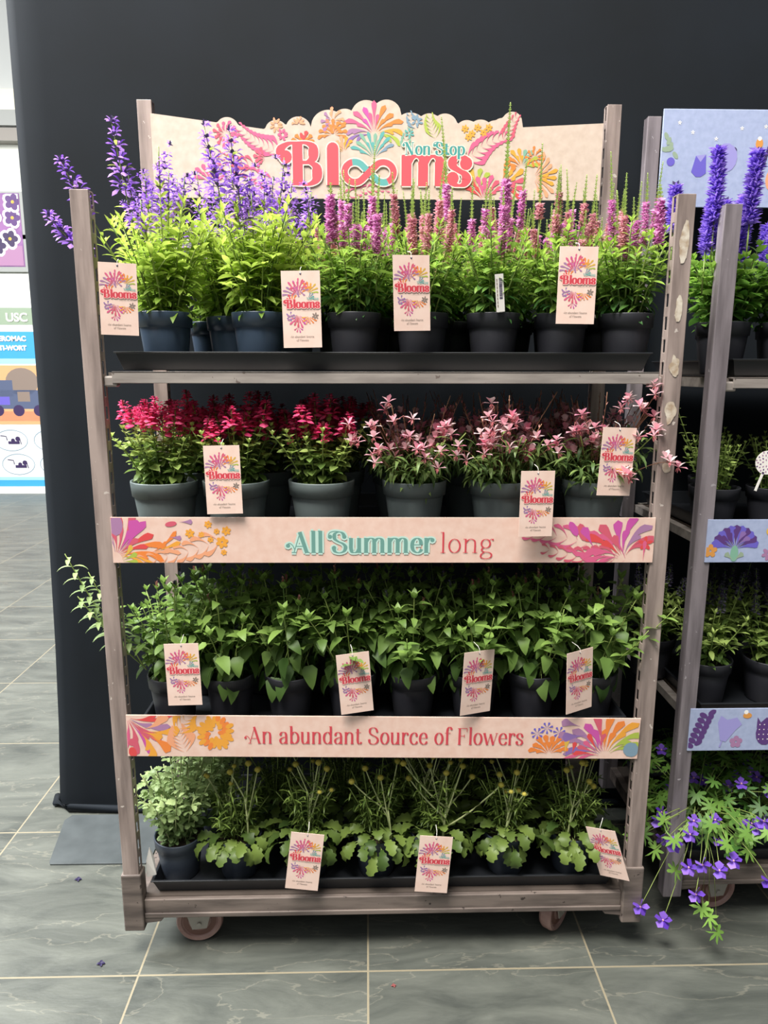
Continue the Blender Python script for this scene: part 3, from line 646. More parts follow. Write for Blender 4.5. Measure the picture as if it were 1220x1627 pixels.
def cranesbill(seed):
    rnd = random.Random(seed); root = proto('potted_cranesbill'); pot_parts(root, .066, .12, POTNVY); gl = G(); gs = G(); fl = []
    for i in range(70):
        a = i*2.4; q = math.sqrt((i+.5)/70); e_ = 1.35-1.3*q; L = rnd.uniform(.10, .19)
        b = Vector((0, 0, .1)); d = Vector((cos(a)*cos(e_), sin(a)*cos(e_), sin(e_))); P = [b, b+d*L*.5, b+d*L-Vector((0, 0, L*.2*q))]
        gs.tube(P, .0012, 4, tint=.5); palm(gl, P[-1], Vector((d.x*.7, d.y*.7, .7)), rnd.uniform(.026, .038), rnd.random(), rot=rnd.uniform(0, 6))
    for i in range(9):
        a = -2.6+i*.27+rnd.uniform(-.1, .1); e_ = rnd.uniform(-.15, .8); L = rnd.uniform(.13, .21)
        b = Vector((0, 0, .12)); d = Vector((cos(a)*cos(e_), sin(a)*cos(e_), sin(e_))); P = [b, b+d*L*.6+Vector((0, 0, .02)), b+d*L]
        gs.tube(P, .0011, 4, tint=.9); fl.append((P[-1], d))
    gl.obj('foliage', LM['round2'], root, link=False, smooth=True); gs.obj('stem', LM['stem'], root, link=False, smooth=True)
    for c, d in fl: five(c, (d+Vector((0, -.6, .3))), .019, rnd, root)
    return root
def five(c, d, R, rnd, root):
    d = Vector(d).normalized(); g = G(); s = d.orthogonal().normalized(); u = s.cross(d)
    for k in range(5):
        b = 2*pi*k/5; leaf(g, c, s*cos(b)+u*sin(b)+d*.3, R, R*.95, .3, 'obov', rnd.random(), 0, n=3, fold=.1)
    g.ball(Vector(c)+d*.002, .003, 6, mi=1); return g.obj('flower', [LM['ger'], LM['gaup']], root, link=False, smooth=True)
LM['round2'] = leafmat('cranesbill_leaf', '#46702f', '#94bf58', .35)
for v in range(2): PROTO['K%d' % v] = cranesbill(181+v)
index_kids()
PROTO_OBJS = list(bpy.data.objects)
PROTO_OBJS = [o for o in PROTO_OBJS if o.name not in COL.objects]

def place(k, x, y, z, label, cat, group, rz=0.0, s=1.0, name=None):
    c = copy_tree(PROTO[k]); c.location = (x, y, z); c.rotation_euler = (0, 0, rz); c.scale = (s, s, s); tag(c, label, cat, group)
    if name: c.name = name
    return c
def add_part(root, g, name, mats, smooth=True): return g.obj(name, mats, root, smooth=smooth)

# ------------------------------------------------------------------ trolleys
def trolley(tx, ty, label, worn):
    root = empty('plant_trolley', (tx, ty, 0)); tag(root, label, 'trolley', None)
    for sx_ in (-1, 1):
        for (yy, top, fr) in ((0, 1.897, 1), (.525, 2.25, 0)):
            g = G(); x = .652*sx_; z0 = .09; yf = yy-.02
            # channel: front plate, outer side plate, perforated inner side
            s0 = 1
            g.box(x-.020, x+.020, min(yf, yf+.003*s0), max(yf, yf+.003*s0), z0, top)
            ya, yb = sorted((yf+.003*s0, yf+.032*s0))
            xo = x+.020*sx_; g.box(min(xo, xo-.003*sx_), max(xo, xo-.003*sx_), ya, yb, z0, top)
            xi = x-.020*sx_; a, b = sorted((xi, xi+.003*sx_)); ym = (ya+yb)/2
            g.box(a, b, ya, ya+.008, z0, top); g.box(a, b, yb-.008, yb, z0, top)
            z = z0
            while z < top-.03: g.box(a, b, ya+.008, yb-.008, z, min(z+.022, top)); z += .05
            g.box(x-.020, x+.020, ya, yb, top-.003, top)
            g.obj('post', GALV if worn else GALV_D, root, bevel=.0012)
            # corner socket of the base
            g = G(); g.box(x-.026, x+.026, yf-.004*s0 if s0 > 0 else ya-.004, yb+.004 if s0 > 0 else yf+.004, .085, .25); g.obj('corner_socket', GALV_D if not worn else BASEM, root, bevel=.004)
    g = G(); g.box(-.626, .626, -.012, .02, .128, .168); g.box(-.626, .626, -.016, .0, .117, .13)
    for s_ in (-1, 1):
        g.add([(s_*.626, -.014, .13), (s_*.565, -.014, .13), (s_*.585, -.014, .105), (s_*.626, -.014, .10), (s_*.626, .0, .13), (s_*.565, .0, .13), (s_*.585, .0, .105), (s_*.626, .0, .10)], [(0, 1, 2, 3), (4, 7, 6, 5), (0, 4, 5, 1), (1, 5, 6, 2), (2, 6, 7, 3)])
    g.obj('front_rail', BASEM, root, bevel=.002)
    g = G(); g.box(-.626, .626, .505, .537, .128, .168); g.obj('rear_rail', BASEM, root, bevel=.002)
    for s_ in (-1, 1):
        g = G(); g.box(s_*.64-.012, s_*.64+.012, .02, .505, .128, .168); g.obj('side_rail', BASEM, root)
    g = G(); g.box(-.63, .63, .0, .53, .158, .170); g.obj('deck', mat('plywood_deck', '#4a4039', .7), root)
    TY = mat('caster_tyre', '#8a6860', .55, noise=.2, nscale=25, col2='#a3857c'); FORK = mat('zinc_fork', '#a09a90', .5, .1); HUB = mat('caster_hub', '#6e4c42', .5)
    for (wx_, wy, rz) in ((-.50, .05, 0.12), (.475, .07, .85), (-.50, .46, .4), (.48, .46, 0)):
        c = empty('caster', (wx_, wy, 0), 0)
        c.parent = root; c.rotation_euler = (0, 0, rz)
        g = G(); g.lathe([(0, -.016), (.012, -.018), (.012, -.016), (.046, -.012), (.049, -.016), (.058, -.017), (.062, -.010), (.062, .010), (.058, .017), (.049, .016), (.046, .012), (0, .012)], 32, (0, 0, .062), axis='y')
        g.obj('wheel', TY, c, smooth=False)
        g = G(); g.lathe([(.0, -.0185), (.014, -.019), (.014, -.012)], 16, (0, 0, .062), axis='y'); g.lathe([(.030, -.0145), (.044, -.0135), (.044, -.012)], 28, (0, 0, .062), axis='y'); g.obj('hub', HUB, c)
        g = G()
        for sy in (-1, 1):
            y0 = sy*.022; g.add([(-.042, y0, .128), (.042, y0, .128), (.019, y0, .046), (-.019, y0, .046), (-.042, y0+.003*sy, .128), (.042, y0+.003*sy, .128), (.019, y0+.003*sy, .046), (-.019, y0+.003*sy, .046)],
                   [(0, 1, 2, 3), (4, 5, 6, 7), (0, 3, 7, 4), (1, 5, 6, 2), (3, 2, 6, 7), (0, 4, 5, 1)])
        g.box(-.036, .036, -.025, .025, .125, .129); g.tube([(0, -.03, .062), (0, .03, .062)], .006, 8)
        g.obj('fork', FORK, c)
    return root
def shelf(tx, ty, z, label, group):
    root = empty('trolley_shelf', (tx, ty, z)); tag(root, label, 'shelf', group)
    g = G(); g.box(-.612, .622, -.014, -.010, -.026, -.002); g.box(-.612, .622, -.014, .014, -.006, -.002); g.box(-.612, .622, -.014, .006, -.028, -.024); g.obj('front_rail', RAIL, root, bevel=.001)
    g = G(); g.box(-.61, .61, .512, .534, -.028, -.002); g.obj('rear_rail', RAIL, root)
    for s_ in (-1, 1):
        g = G(); a, b = sorted((s_*.628, s_*.604)); g.box(a, b, .012, .515, -.028, -.004); g.obj('side_rail', RAIL, root)
        g = G(); a, b = sorted((s_*.631, s_*.602)); g.box(a, b, -.012, .012, -.036, -.012); g.obj('hook', RAIL, root, bevel=.004)
    g = G(); g.box(-.60, .60, .012, .512, -.012, -.003); g.obj('panel', mat('plywood_panel', '#57493d', .7), root)
    return root
def tray(x0, x1, y0, y1, z, label, group):
    c = ((x0+x1)/2, (y0+y1)/2, z); a, b = (x1-x0)/2, (y1-y0)/2; g = G(); h = .038; s = .012; t = .003
    def ring(e, zz): return [(-a+e, -b+e, zz), (a-e, -b+e, zz), (a-e, b-e, zz), (-a+e, b-e, zz)]
    vs = ring(s, 0)+ring(0, h)+ring(-.004, h)+ring(-.004, h+.003)+ring(t, h+.003)+ring(s+t, t)
    fs = [(3, 2, 1, 0)]
    for j in range(5):
        for i in range(4): k = (i+1) % 4; fs.append((j*4+i, j*4+k, j*4+4+k, j*4+4+i))
    fs.append((20, 21, 22, 23)); g.add(vs, fs)
    o = g.obj('plant_tray', BLACKP, loc=c, bevel=.0015); tag(o, label, 'tray', group); return o

T2X, T2Y = 1.453, .09
trolley(0, 0, 'large metal plant trolley with worn pinkish galvanised posts, carrying the peach banners', True)
trolley(T2X, T2Y, 'metal plant trolley at the right edge, carrying pale blue banners', False)
SZ = (1.520, 1.112, .622)
nm = ('top', 'second', 'third')
what = ('purple salvias and pink speedwells', 'hot pink salvias and gauras', 'broad-leaved green sages')
what2 = ('violet spikes', 'small green herbs', 'dark-flowered salvias')
for i, z in enumerate(SZ):
    shelf(0, 0, z, 'metal trolley shelf under the %s on the main trolley' % what[i], 'shelves of the main trolley')
    shelf(T2X, T2Y, z-.012, 'metal trolley shelf under the %s on the right-hand trolley' % what2[i], 'shelves of the right-hand trolley')
    tray(-.607, .607, .005, .50, z+.001, 'shallow black plastic tray holding the %s' % what[i], 'black trays of the main trolley')
    tray(T2X-.607, T2X+.607, T2Y+.005, T2Y+.50, z-.011, 'shallow black plastic tray holding the %s' % what2[i], 'black trays of the right-hand trolley')
tray(-.607, .607, .005, .50, .171, 'shallow black plastic tray on the bottom deck of the main trolley', 'black trays of the main trolley')
tray(T2X-.607, T2X+.607, T2Y+.005, T2Y+.50, .171, 'shallow black plastic tray on the bottom deck of the right-hand trolley', 'black trays of the right-hand trolley')

# ------------------------------------------------------------------ boards and banners
def board(name, x0, x1, z0, z1, y, m, label, cat, group, tilt=0.0):
    root = empty(name, ((x0+x1)/2, y, z0)); tag(root, label, cat, group); a = (x1-x0)/2
    g = G(); g.box(-a, a, -.0015, .0015, 0, z1-z0); g.obj('panel', m, root, bevel=.0005)
    root.rotation_euler = (0, tilt, 0); return root, a, z1-z0
# banner: All Summer long
def stencil(x, y): return (x, y)
root, a, h = board('shelf_banner', -.636, .636, 1.076, 1.185, -.022, PEACH, 'long peach shelf banner reading All Summer long in teal and red', 'banner', 'peach printed banners', radians(.25))
k = Ink(-a+.001, a-.001, .001, h-.001); U = lambda px: (px-607)/858*1.272; V = lambda py: (893-py)/72*h
cols = ['amber', 'orange', 'orange', 'red', 'rose', 'magenta', 'rose', 'red', 'rose', 'mauve']
k.burst(U(182), V(884), .115, 2, 96, 9, cols, inner=.2, bend=.12); k.burst(U(186), V(892), .05, 0, 50, 3, ['lime', 'lime', 'yellow'], rings=1)
k.petal(U(185), V(850), radians(85), .0, .05, .03, 'mauve'); k.petal(U(195), V(885), radians(68), .02, .098, .03, 'magenta')
k.frond(U(345), V(858), U(230), V(886), 8, .05, 'peachink', .1, .25); k.burst(U(232), V(880), .085, 8, 34, 3, ['peachink', 'amber', 'orange'], rings=2)
for (px, py, r) in ((300, 846, 6), (318, 848, 4), (329, 832, 5), (342, 843, 4), (357, 842, 6), (350, 860, 8), (332, 856, 4), (352, 876, 4)): k.star(U(px), V(py), r*.0019, 6, 'amber', .6)
k.petal(U(262), V(833), radians(10), 0, .028, .012, 'rose'); k.petal(U(268), V(852), radians(-5), 0, .028, .01, 'mauve'); k.petal(U(285), V(828), 0, 0, .03, .01, 'mauve')
k.frond(U(992), V(888), U(845), V(848), 10, .075, 'pink', -.15, .2); k.frond(U(975), V(885), U(868), V(872), 8, .05, 'rose', .1, .25)
k.burst(U(988), V(888), .105, 55, 172, 8, ['rose', 'mauve', 'magenta', 'magenta', 'rose', 'red', 'pink', 'pink'], inner=.22, bend=.15)
k.petal(U(925), V(858), radians(110), 0, .045, .02, 'rose'); k.petal(U(940), V(870), radians(120), 0, .06, .018, 'magenta'); k.petal(U(912), V(850), radians(120), 0, .04, .017, 'magenta')
k.star(U(1022), V(862), .018, 5, 'red'); k.petal(U(1020), V(890), radians(88), 0, .05, .008, 'pink')
ink_obj(k, 'floral_print', root, loc=(0, -.0022, 0))
k = Ink(); write(k, 'All Summer', U(458), V(877), .072, .125, .03, 'darkteal', 'tealpale', True, width=U(684)-U(458)); ink_obj(k, 'lettering', root, loc=(0, -.0026, 0), split=False); k = Ink(); write(k, 'long', U(692), V(877), .068, .06, .02, 'redtext', None, width=U(779)-U(692)); ink_obj(k, 'lettering', root, loc=(0, -.0026, 0), split=False)
# banner: An abundant Source of Flowers
root, a, h = board('shelf_banner', -.636, .636, .573, .683, -.022, PEACH, 'long peach shelf banner reading An abundant Source of Flowers in pink letters', 'banner', 'peach printed banners', radians(1.05))
k = Ink(-a+.001, a-.001, .001, h-.001); U = lambda px: (px-607)/808*1.272; V = lambda py: (1203-py)/66*h
k.burst(U(204), V(1140), .11, -85, -10, 6, ['pink', 'rose', 'magenta', 'rose', 'mauve', 'red'], inner=.15, bend=.1); k.burst(U(218), V(1160), .10, -55, 20, 4, ['amber', 'orange', 'amber', 'peachink'], inner=.3, bend=.1)
k.petal(U(205), V(1198), radians(10), 0, .02, .03, 'red'); k.petal(U(205), V(1182), radians(15), 0, .025, .02, 'rose')
k.frond(U(293), V(1196), U(285), V(1165), 6, .06, 'peachink', .1, .25); k.frond(U(280), V(1165), U(300), V(1140), 5, .055, 'amber', .2, .25)
for i in range(34):
    aa = i*2.4; rr = .05*math.sqrt((i+1)/34); k.petal(U(341)+rr*cos(aa)*.6, V(1164)+rr*sin(aa)*.6, aa, 0, .022, .012, 'amber' if i % 4 else 'orange')
k.burst(U(958), V(1200), .115, 35, 172, 11, ['lime', 'lime', 'amber', 'orange', 'orange', 'rose', 'magenta', 'mauve', 'mauve', 'purple', 'pink'], inner=.25, bend=.1)
k.burst(U(953), V(1200), .07, 92, 168, 6, ['rose', 'magenta', 'red', 'pink', 'rose', 'red'], rings=1); k.burst(U(868), V(1196), .055, 20, 165, 8, ['orange'], inner=.2, wd=.012)
for (px, py) in ((847, 1162), (862, 1153), (882, 1160)): k.star(U(px), V(py), .016, 7, 'indigo', .3)
k.petal(U(993), V(1198), radians(60), 0, .04, .04, 'bluegrey'); k.petal(U(898), V(1170), radians(150), 0, .03, .02, 'mauve'); k.petal(U(905), V(1196), radians(80), 0, .035, .01, 'red'); k.petal(U(893), V(1198), radians(85), 0, .05, .012, 'yellow')
k.petal(U(915), V(1150), radians(165), 0, .05, .02, 'mauve'); k.petal(U(925), V(1165), radians(185), 0, .06, .022, 'purple')
ink_obj(k, 'floral_print', root, loc=(0, -.0022, 0))
k = Ink(); write(k, 'An abundant Source of Flowers', U(391), V(1181), .064, .085, .022, 'redtext', None, width=U(826)-U(391)); ink_obj(k, 'lettering', root, loc=(0, -.0026, 0), split=False)

# header board: Non Stop Blooms
HU = lambda px: (px-603.5)/573.0; HV = lambda py: 2.213-(py-180)/623.0
root = empty('header_board', (0, .497, 0)); tag(root, 'cream header board with scalloped top reading Non Stop Blooms', 'sign')
bumps = [(360, 203, 18), (437, 207, 18), (472, 203, 20), (520, 200, 28), (546, 190, 20), (580, 180, 24), (612, 178, 23), (650, 202, 27), (680, 196, 20), (705, 196, 20), (740, 205, 19), (762, 205, 20), (785, 203, 17), (812, 188, 16), (797, 200, 18)]
top = []; N = 300
for i in range(N+1):
    px = 240+(959-240)*i/N
    b_ = 180+(205-180)*(px-240)/190 if px < 430 else (200 if px < 790 else 199-(px-790)*(10/170))
    y_ = min(b_, 204)
    for cx, cy, r in bumps:
        if abs(px-cx) < r: y_ = min(y_, cy-math.sqrt(r*r-(px-cx)**2))
    top.append((HU(px), HV(y_)))
g = G(); zb = 1.996; vs = []
for (x, z) in top: vs += [(x, 0, z), (x, 0, zb), (x, .004, z), (x, .004, zb)]
fs = []
for i in range(N): b0 = i*4; c0 = b0+4; fs += [(b0, b0+1, c0+1, c0), (b0+2, c0+2, c0+3, b0+3), (b0, c0, c0+2, b0+2), (b0+1, b0+3, c0+3, c0+1)]
fs += [(0, 2, 3, 1), (N*4, N*4+1, N*4+3, N*4+2)]; g.add(vs, fs); g.obj('panel', CREAM, root)
k = Ink(HU(243), HU(957), zb+.002, 3)
def HB(px, py, R, a0, a1, n, c, **kw):
    kw['wd'] = (kw.get('wd') or R/573*abs(radians(a1-a0))/n*.72)*.72; k.burst(HU(px), HV(py), R/573, a0, a1, n, c, **kw)
HB(592, 212, 48, 0, 180, 11, ['lime', 'amber', 'orange', 'orange', 'pink', 'magenta', 'pink', 'mauve', 'purple'], inner=.22, bend=.1)
HB(592, 250, 42, 40, 150, 8, ['bluegrey', 'teal', 'grn', 'teal', 'grn', 'teal'], inner=.2, wd=.012)
HB(527, 212, 24, -10, 190, 9, ['orange'], wd=.012); HB(527, 190, 20, 0, 360, 9, ['peachink', 'mauve', 'orange'], wd=.011)
HB(545, 240, 24, 60, 170, 6, ['amber', 'peachink', 'amber'], wd=.012); HB(480, 228, 20, 20, 160, 6, ['orange', 'red', 'orange'], wd=.014)
HB(357, 212, 20, 0, 360, 12, ['pink', 'rose', 'pink'], wd=.011, inner=.3); HB(437, 197, 11, 0, 360, 8, ['peachink'], wd=.009, rings=1); HB(447, 212, 9, 0, 360, 7, ['pink'], wd=.01, rings=1); HB(473, 195, 11, 0, 180, 6, ['peachink'], wd=.008)
k.frond(HU(440), HV(240), HU(385), HV(205), 9, .05, 'pink', .2, .25); k.frond(HU(400), HV(262), HU(350), HV(245), 7, .035, 'rose', .2, .25)
k.frond(HU(742), HV(250), HU(800), HV(215), 8, .055, 'pink', .25, .25); k.frond(HU(800), HV(218), HU(818), HV(182), 6, .035, 'rose', .1, .25)
k.frond(HU(690), HV(215), HU(682), HV(185), 6, .04, 'lime', .2, .2); k.frond(HU(640), HV(235), HU(648), HV(205), 5, .028, 'grn', .2, .25); k.frond(HU(660), HV(200), HU(650), HV(180), 4, .03, 'bluegrey', .2, .3)
HB(660, 188, 10, 0, 360, 6, ['bluegrey'], wd=.008, rings=1); HB(648, 208, 8, 0, 360, 6, ['teal'], wd=.007, rings=1)
for px, py in ((737, 200), (748, 208), (757, 198), (767, 206), (743, 213), (775, 198)): k.star(HU(px), HV(py), .011, 6, 'amber', .5)
HB(795, 290, 42, -70, 70, 8, ['rose', 'red', 'rose', 'amber', 'orange'], inner=.25, wd=.018); HB(830, 262, 30, 10, 170, 8, ['lime', 'grn', 'amber', 'orange'], wd=.014); HB(762, 300, 34, 60, 170, 5, ['lime', 'yellow', 'sage'], wd=.018)
HB(848, 278, 40, -60, 60, 9, ['peachink', 'amber', 'peachink'], wd=.013); HB(770, 318, 40, 40, 140, 7, ['rose', 'pink', 'red'], wd=.016); HB(850, 245, 16, 0, 360, 9, ['orange'], wd=.009)
k.frond(HU(540), HV(312), HU(610), HV(300), 8, .03, 'pink', .2, .25); k.frond(HU(430), HV(290), HU(340), HV(268), 9, .04, 'pink', -.2, .25); HB(420, 250, 20, 120, 220, 5, ['rose'], wd=.012); HB(330, 290, 30, 20, 160, 7, ['rose', 'pink'], wd=.014)
ink_obj(k, 'floral_print', root, loc=(0, -.0008, 0))
k = Ink()
# word Blooms: capital with swash, thick l, looped infinity, m, s
bs = .170; by = HV(293)
for e, c in ((.006, 'cream'), (0, 'coral')):
    T, t = .165*bs+e, .045*bs+e
    def W(ch, px, wx_=1.0):
        for kd, pts, o in GL[ch][1]:
            if kd == 'B': k.disc(HU(px)+pts[0]*bs*wx_, by+pts[1]*bs*.92, T*.62, c)
            else: k.stroke([(HU(px)+a_*bs*wx_, by+b_*bs*.92) for a_, b_ in pts], T, t, c, kd == 'S', o)
    W('B', 452, .92); k.stroke([(HU(526), by), (HU(526), HV(233))], T*1.15, T*1.15, c, False); k.disc(HU(526), HV(234), T*.57, c)
    cx, cy, A, B = HU(584), HV(272), .074, .031
    P = []; rl, dl = .0265, .040
    for i in range(25): th = radians(-130+260*i/24); P.append((cx+dl+rl*1.08*cos(th), cy+rl*sin(th)))
    for i in range(25): th = radians(310-260*i/24); P.append((cx-dl+rl*1.08*cos(th), cy+rl*sin(th)))
    P.append(P[0])
    wd = .018+e
    if e: k.stroke(P, wd, wd, c, False)
    else:
        k.stroke(P[34:]+[P[0]], .017, .017, 'coral', False); k.stroke(P[44:], .017, .017, 'teal', False); k.stroke(P[:7], .018, .018, 'teal', False)
        k.stroke(P[6:26], .018, .016, 'coral', False); k.stroke(P[24:42], .018, .018, 'coral', False)
    W('m', 634, 1.02); W('s', 712, .95)
write(k, 'Non Stop', HU(640), HV(243), .046, .145, .045, 'tealdeep', 'cream', True, width=HU(738)-HU(640))
ink_obj(k, 'lettering', root, loc=(0, -.0035, 0), split=False)

# right trolley: pale blue boards
root = empty('header_board', (T2X, .568, 0)); tag(root, 'pale blue header board printed with purple flowers, partly cut by right frame edge', 'sign')
g = G(); g.box(-.638, .6, 0, .004, 1.995, 2.262); g.obj('panel', LBLUE, root, bevel=.002)
k = Ink(-.636, .598, 1.997, 2.26); X = lambda px: (px-1045)/545-.638+.003; Z = lambda py: 2.262-(py-178)/590
for i in range(7): k.petal(X(1050+i*2), Z(245-(i % 3)*8), radians(20+i*48), .002, .026, .012, 'sage')
k.disc(X(1060), Z(262), .012, 'indigo'); k.poly([(X(1100), Z(252)), (X(1116), Z(250)), (X(1118), Z(280)), (X(1110), Z(286)), (X(1102), Z(286)), (X(1094), Z(278))], 'indigo'); k.poly([(X(1100), Z(252)), (X(1108), Z(262)), (X(1116), Z(250))], 'lilac')
k.disc(X(1160), Z(243), .009, 'dk'); k.disc(X(1200), Z(232), .015, 'bee', .011); k.disc(X(1200), Z(224), .006, 'white'); k.disc(X(1148), Z(255), .04, 'lilac', .034)
k.poly([(X(1207), Z(266)), (X(1212), Z(266)), (X(1226), Z(205)), (X(1217), Z(222))], 'dk'); k.disc(X(1225), Z(290), .03, 'peachink', .018)
for px, py in ((1092, 215), (1170, 208), (1208, 205), (1070, 200), (1130, 225)): k.star(X(px), Z(py), .006, 5, 'white')
ink_obj(k, 'floral_print', root, loc=(0, -.0006, 0))
for (z0, z1, lab, v) in ((1.048, 1.158, 'pale blue shelf banner with a purple thistle-like flower on the right trolley', 0), (.53, .65, 'pale blue shelf banner with bee and bell flowers on the right trolley', 1)):
    root, a, h = board('shelf_banner', .806, 2.09, z0, z1, T2Y-.022, LBLUE, lab, 'banner', 'pale blue printed banners')
    k = Ink(-a+.001, a-.001, .002, h-.002)
    for rep in range(3):
        o = -a+rep*.42
        if v == 0:
            for i in range(11): k.petal(o+.073, .035, radians(15+i*15), .005, .062, .02, 'plum' if i % 2 else 'indigo')
            k.burst(o+.073, .035, .05, 40, 140, 5, ['purple', 'plum'], rings=1); k.petal(o+.073, .0, radians(90), 0, .045, .02, 'grn'); k.petal(o+.073, .005, radians(40), 0, .03, .012, 'sage'); k.petal(o+.073, .005, radians(140), 0, .03, .012, 'sage')
            k.star(o+.012, .03, .018, 5, 'bee', .7); k.star(o+.16, .022, .018, 6, 'mauve', .5); k.disc(o+.16, .08, .011, 'yellow'); k.burst(o+.24, .02, .07, 40, 140, 7, ['lilac', 'indigo'])
        else:
            for i in range(14): k.petal(o+.015+.035*(i/14), .01+.1*i/14, radians(35 if i % 2 else 150), 0, .024, .014, 'plum')
            k.poly([(o+.085, .03), (o+.10, .025), (o+.125, .06), (o+.14, .075), (o+.125, .095), (o+.10, .088), (o+.082, .10), (o+.075, .08)], 'lilac'); k.stroke([(o+.09, .028), (o+.085, .01)], .004, .004, 'lilac', False)
            k.star(o+.128, .025, .018, 5, 'mauve', .8); k.disc(o+.152, .1, .008, 'bee', .012); k.disc(o+.148, .11, .006, 'white'); k.disc(o+.205, .05, .035, 'plum', .026); k.poly([(o+.18, .065), (o+.18, .095), (o+.19, .08), (o+.205, .095), (o+.22, .08), (o+.23, .095), (o+.23, .065)], 'plum')
            for i in range(16): k.disc(o+.188+.012*(i % 4), .032+.014*(i//4), .0018, 'white', n=5)
            k.frond(o+.28, .02, o+.31, .1, 6, .03, 'indigo')
    ink_obj(k, 'floral_print', root, loc=(0, -.0022, 0))

# ------------------------------------------------------------------ plants, main trolley
r_ = random.Random(3)
GA, GB = 'purple salvias on the top shelf', 'pink speedwells on the top shelf'
z1, z2, z3, z4 = SZ[0]+.0045, SZ[1]+.0045, SZ[2]+.0045, .1745
place('A0', -.515, .09, z1, 'purple salvia in a dark blue pot behind the leftmost tag of top shelf', 'plant', GA, .3, 1.0)
place('A1', -.295, .09, z1, 'purple salvia in a shiny blue pot left of the second top-shelf tag', 'plant', GA, 2.2, 1.0)
place('A2', -.385, .235, z1, 'purple salvia in a blue pot standing behind and between the two front salvias', 'plant', GA, 4.0)
place('A0', -.56, .25, z1, 'purple salvia behind the far-left salvia, its blooms in front of the left rear post', 'plant', GA, 1.9, .98)
place('A1', -.235, .25, z1, 'purple salvia in the second row, beside the first pink speedwells', 'plant', GA, 3.6, .98)
place('A2', -.47, .40, z1, 'purple salvia in the rear row below the left end of the header board', 'plant', GA, 1.2, .98)
place('A0', -.30, .40, z1, 'purple salvia in the rear row, blooms before the B of the header board', 'plant', GA, 5.2, .98)
B_ = [(-.072, 'B0', .2, 'pink speedwell in a black pot just right of the second top-shelf tag'),
      (.088, 'B1', 1.5, 'pink speedwell in the black pot half hidden by the middle top-shelf tag'),
      (.258, 'B2', 2.9, 'pink speedwell in a black pot with a narrow white barcode stick'),
      (.420, 'B3', .9, 'pink speedwell in the black pot half hidden by the rightmost top-shelf tag'),
      (.575, 'B0', 3.9, 'pink speedwell in a black pot at the right end of the top shelf')]
for x, kk, rz, lab in B_: place(kk, x, .092, z1, lab, 'plant', GB, rz)
for i, (x, kk) in enumerate(((-.06, 'B2'), (.10, 'B3'), (.27, 'B1'), (.43, 'B2'), (.56, 'B3'))):
    place(kk, x+.02, .25, z1, 'pink speedwell in the second row, behind %s' % ('the pot right of the second tag', 'the middle tag', 'the pot with the barcode stick', 'the rightmost tag', 'the right end pot')[i], 'plant', GB, r_.uniform(0, 6), 1.0)
for i, (x, kk) in enumerate(((-.12, 'B1'), (.04, 'B0'), (.2, 'B3'), (.36, 'B0'), (.53, 'B1'))):
    place(kk, x, .405, z1, 'pink speedwell in the rear row, spikes before %s' % ('the letter l of the header', 'the infinity loop of the header', 'the last letters of the header', 'the orange print of the header', 'the plain right end of the header')[i], 'plant', GB, r_.uniform(0, 6), 1.0)

GC, GD = 'hot pink salvias on the second shelf', 'gauras on the second shelf'
for x, kk, rz, lab in ((-.540, 'C0', .4, 'hot pink salvia in the first grey pot from the left on second shelf'), (-.365, 'C1', 2.0, 'hot pink salvia in the grey pot behind the left tag on second shelf'), (-.155, 'C2', 3.3, 'hot pink salvia in the fully visible grey pot beside the gauras')):
    place(kk, x, .10, z2, lab, 'plant', GC, rz)
for x, kk, lab in ((-.50, 'C1', 'hot pink salvia in second row behind the first grey pot'), (-.32, 'C2', 'hot pink salvia in second row behind the tagged grey pot'), (-.13, 'C0', 'hot pink salvia in second row just left of the gauras')):
    place(kk, x, .29, z2, lab, 'plant', GC, r_.uniform(0, 6))
for x, kk, rz, lab in ((.075, 'D0', .4, 'pink gaura in the leftmost of the three front gaura pots'), (.290, 'D1', 2.0, 'pink gaura in the grey pot left of the tag that overlaps the banner'), (.525, 'D2', 3.3, 'pink gaura in the grey pot behind the right tag on second shelf')):
    place(kk, x, .10, z2, lab, 'plant', GD, rz)
for x, kk, lab in ((.05, 'D2', 'pink gaura in second row behind the leftmost gaura'), (.24, 'D0', 'pink gaura in second row behind the middle gaura'), (.42, 'D1', 'pink gaura in second row between the two tags'), (.57, 'D0', 'pink gaura in second row beside the right rear post')):
    place(kk, x, .29, z2, lab, 'plant', GD, r_.uniform(0, 6))

GE = 'broad-leaved sages on the third shelf'
E_ = [(-.545, 'E9', 0.3, 'bright small-leaved sage at far left of third shelf, pot rim showing white'), (-.40, 'E0', 1.0, 'broad-leaved green sage behind the leftmost tag of third shelf'), (-.245, 'E1', 2.0, 'broad-leaved green sage with reddish compost showing, right of the leftmost tag'),
      (-.085, 'E2', .6, 'broad-leaved green sage behind the leaning tag wrapped in leaves'), (.075, 'E0', 3.0, 'broad-leaved green sage between the two middle tags of third shelf'), (.235, 'E1', 4.4, 'broad-leaved green sage behind the tag with a leaf over its corner'),
      (.39, 'E2', 2.2, 'broad-leaved green sage left of the rightmost tag of third shelf'), (.545, 'E0', 5.2, 'broad-leaved green sage at right end of third shelf reaching over the post')]
for x, kk, rz, lab in E_: place(kk, x, .095, z3, lab, 'plant', GE, rz)
for i in range(7):
    x = -.50+i*.168
    place(('E1', 'E2', 'E0')[i % 3], x, .27, z3, 'broad-leaved sage in second row of third shelf, %s' % ('behind the small-leaved one', 'behind the leftmost tag', 'left of the leaf-wrapped tag', 'behind the leaf-wrapped tag', 'behind the gap between middle tags', 'behind the tag with a leaf over it', 'behind the right end plant')[i], 'plant', GE, r_.uniform(0, 6), .98)
GF = 'budding plants on the bottom deck'
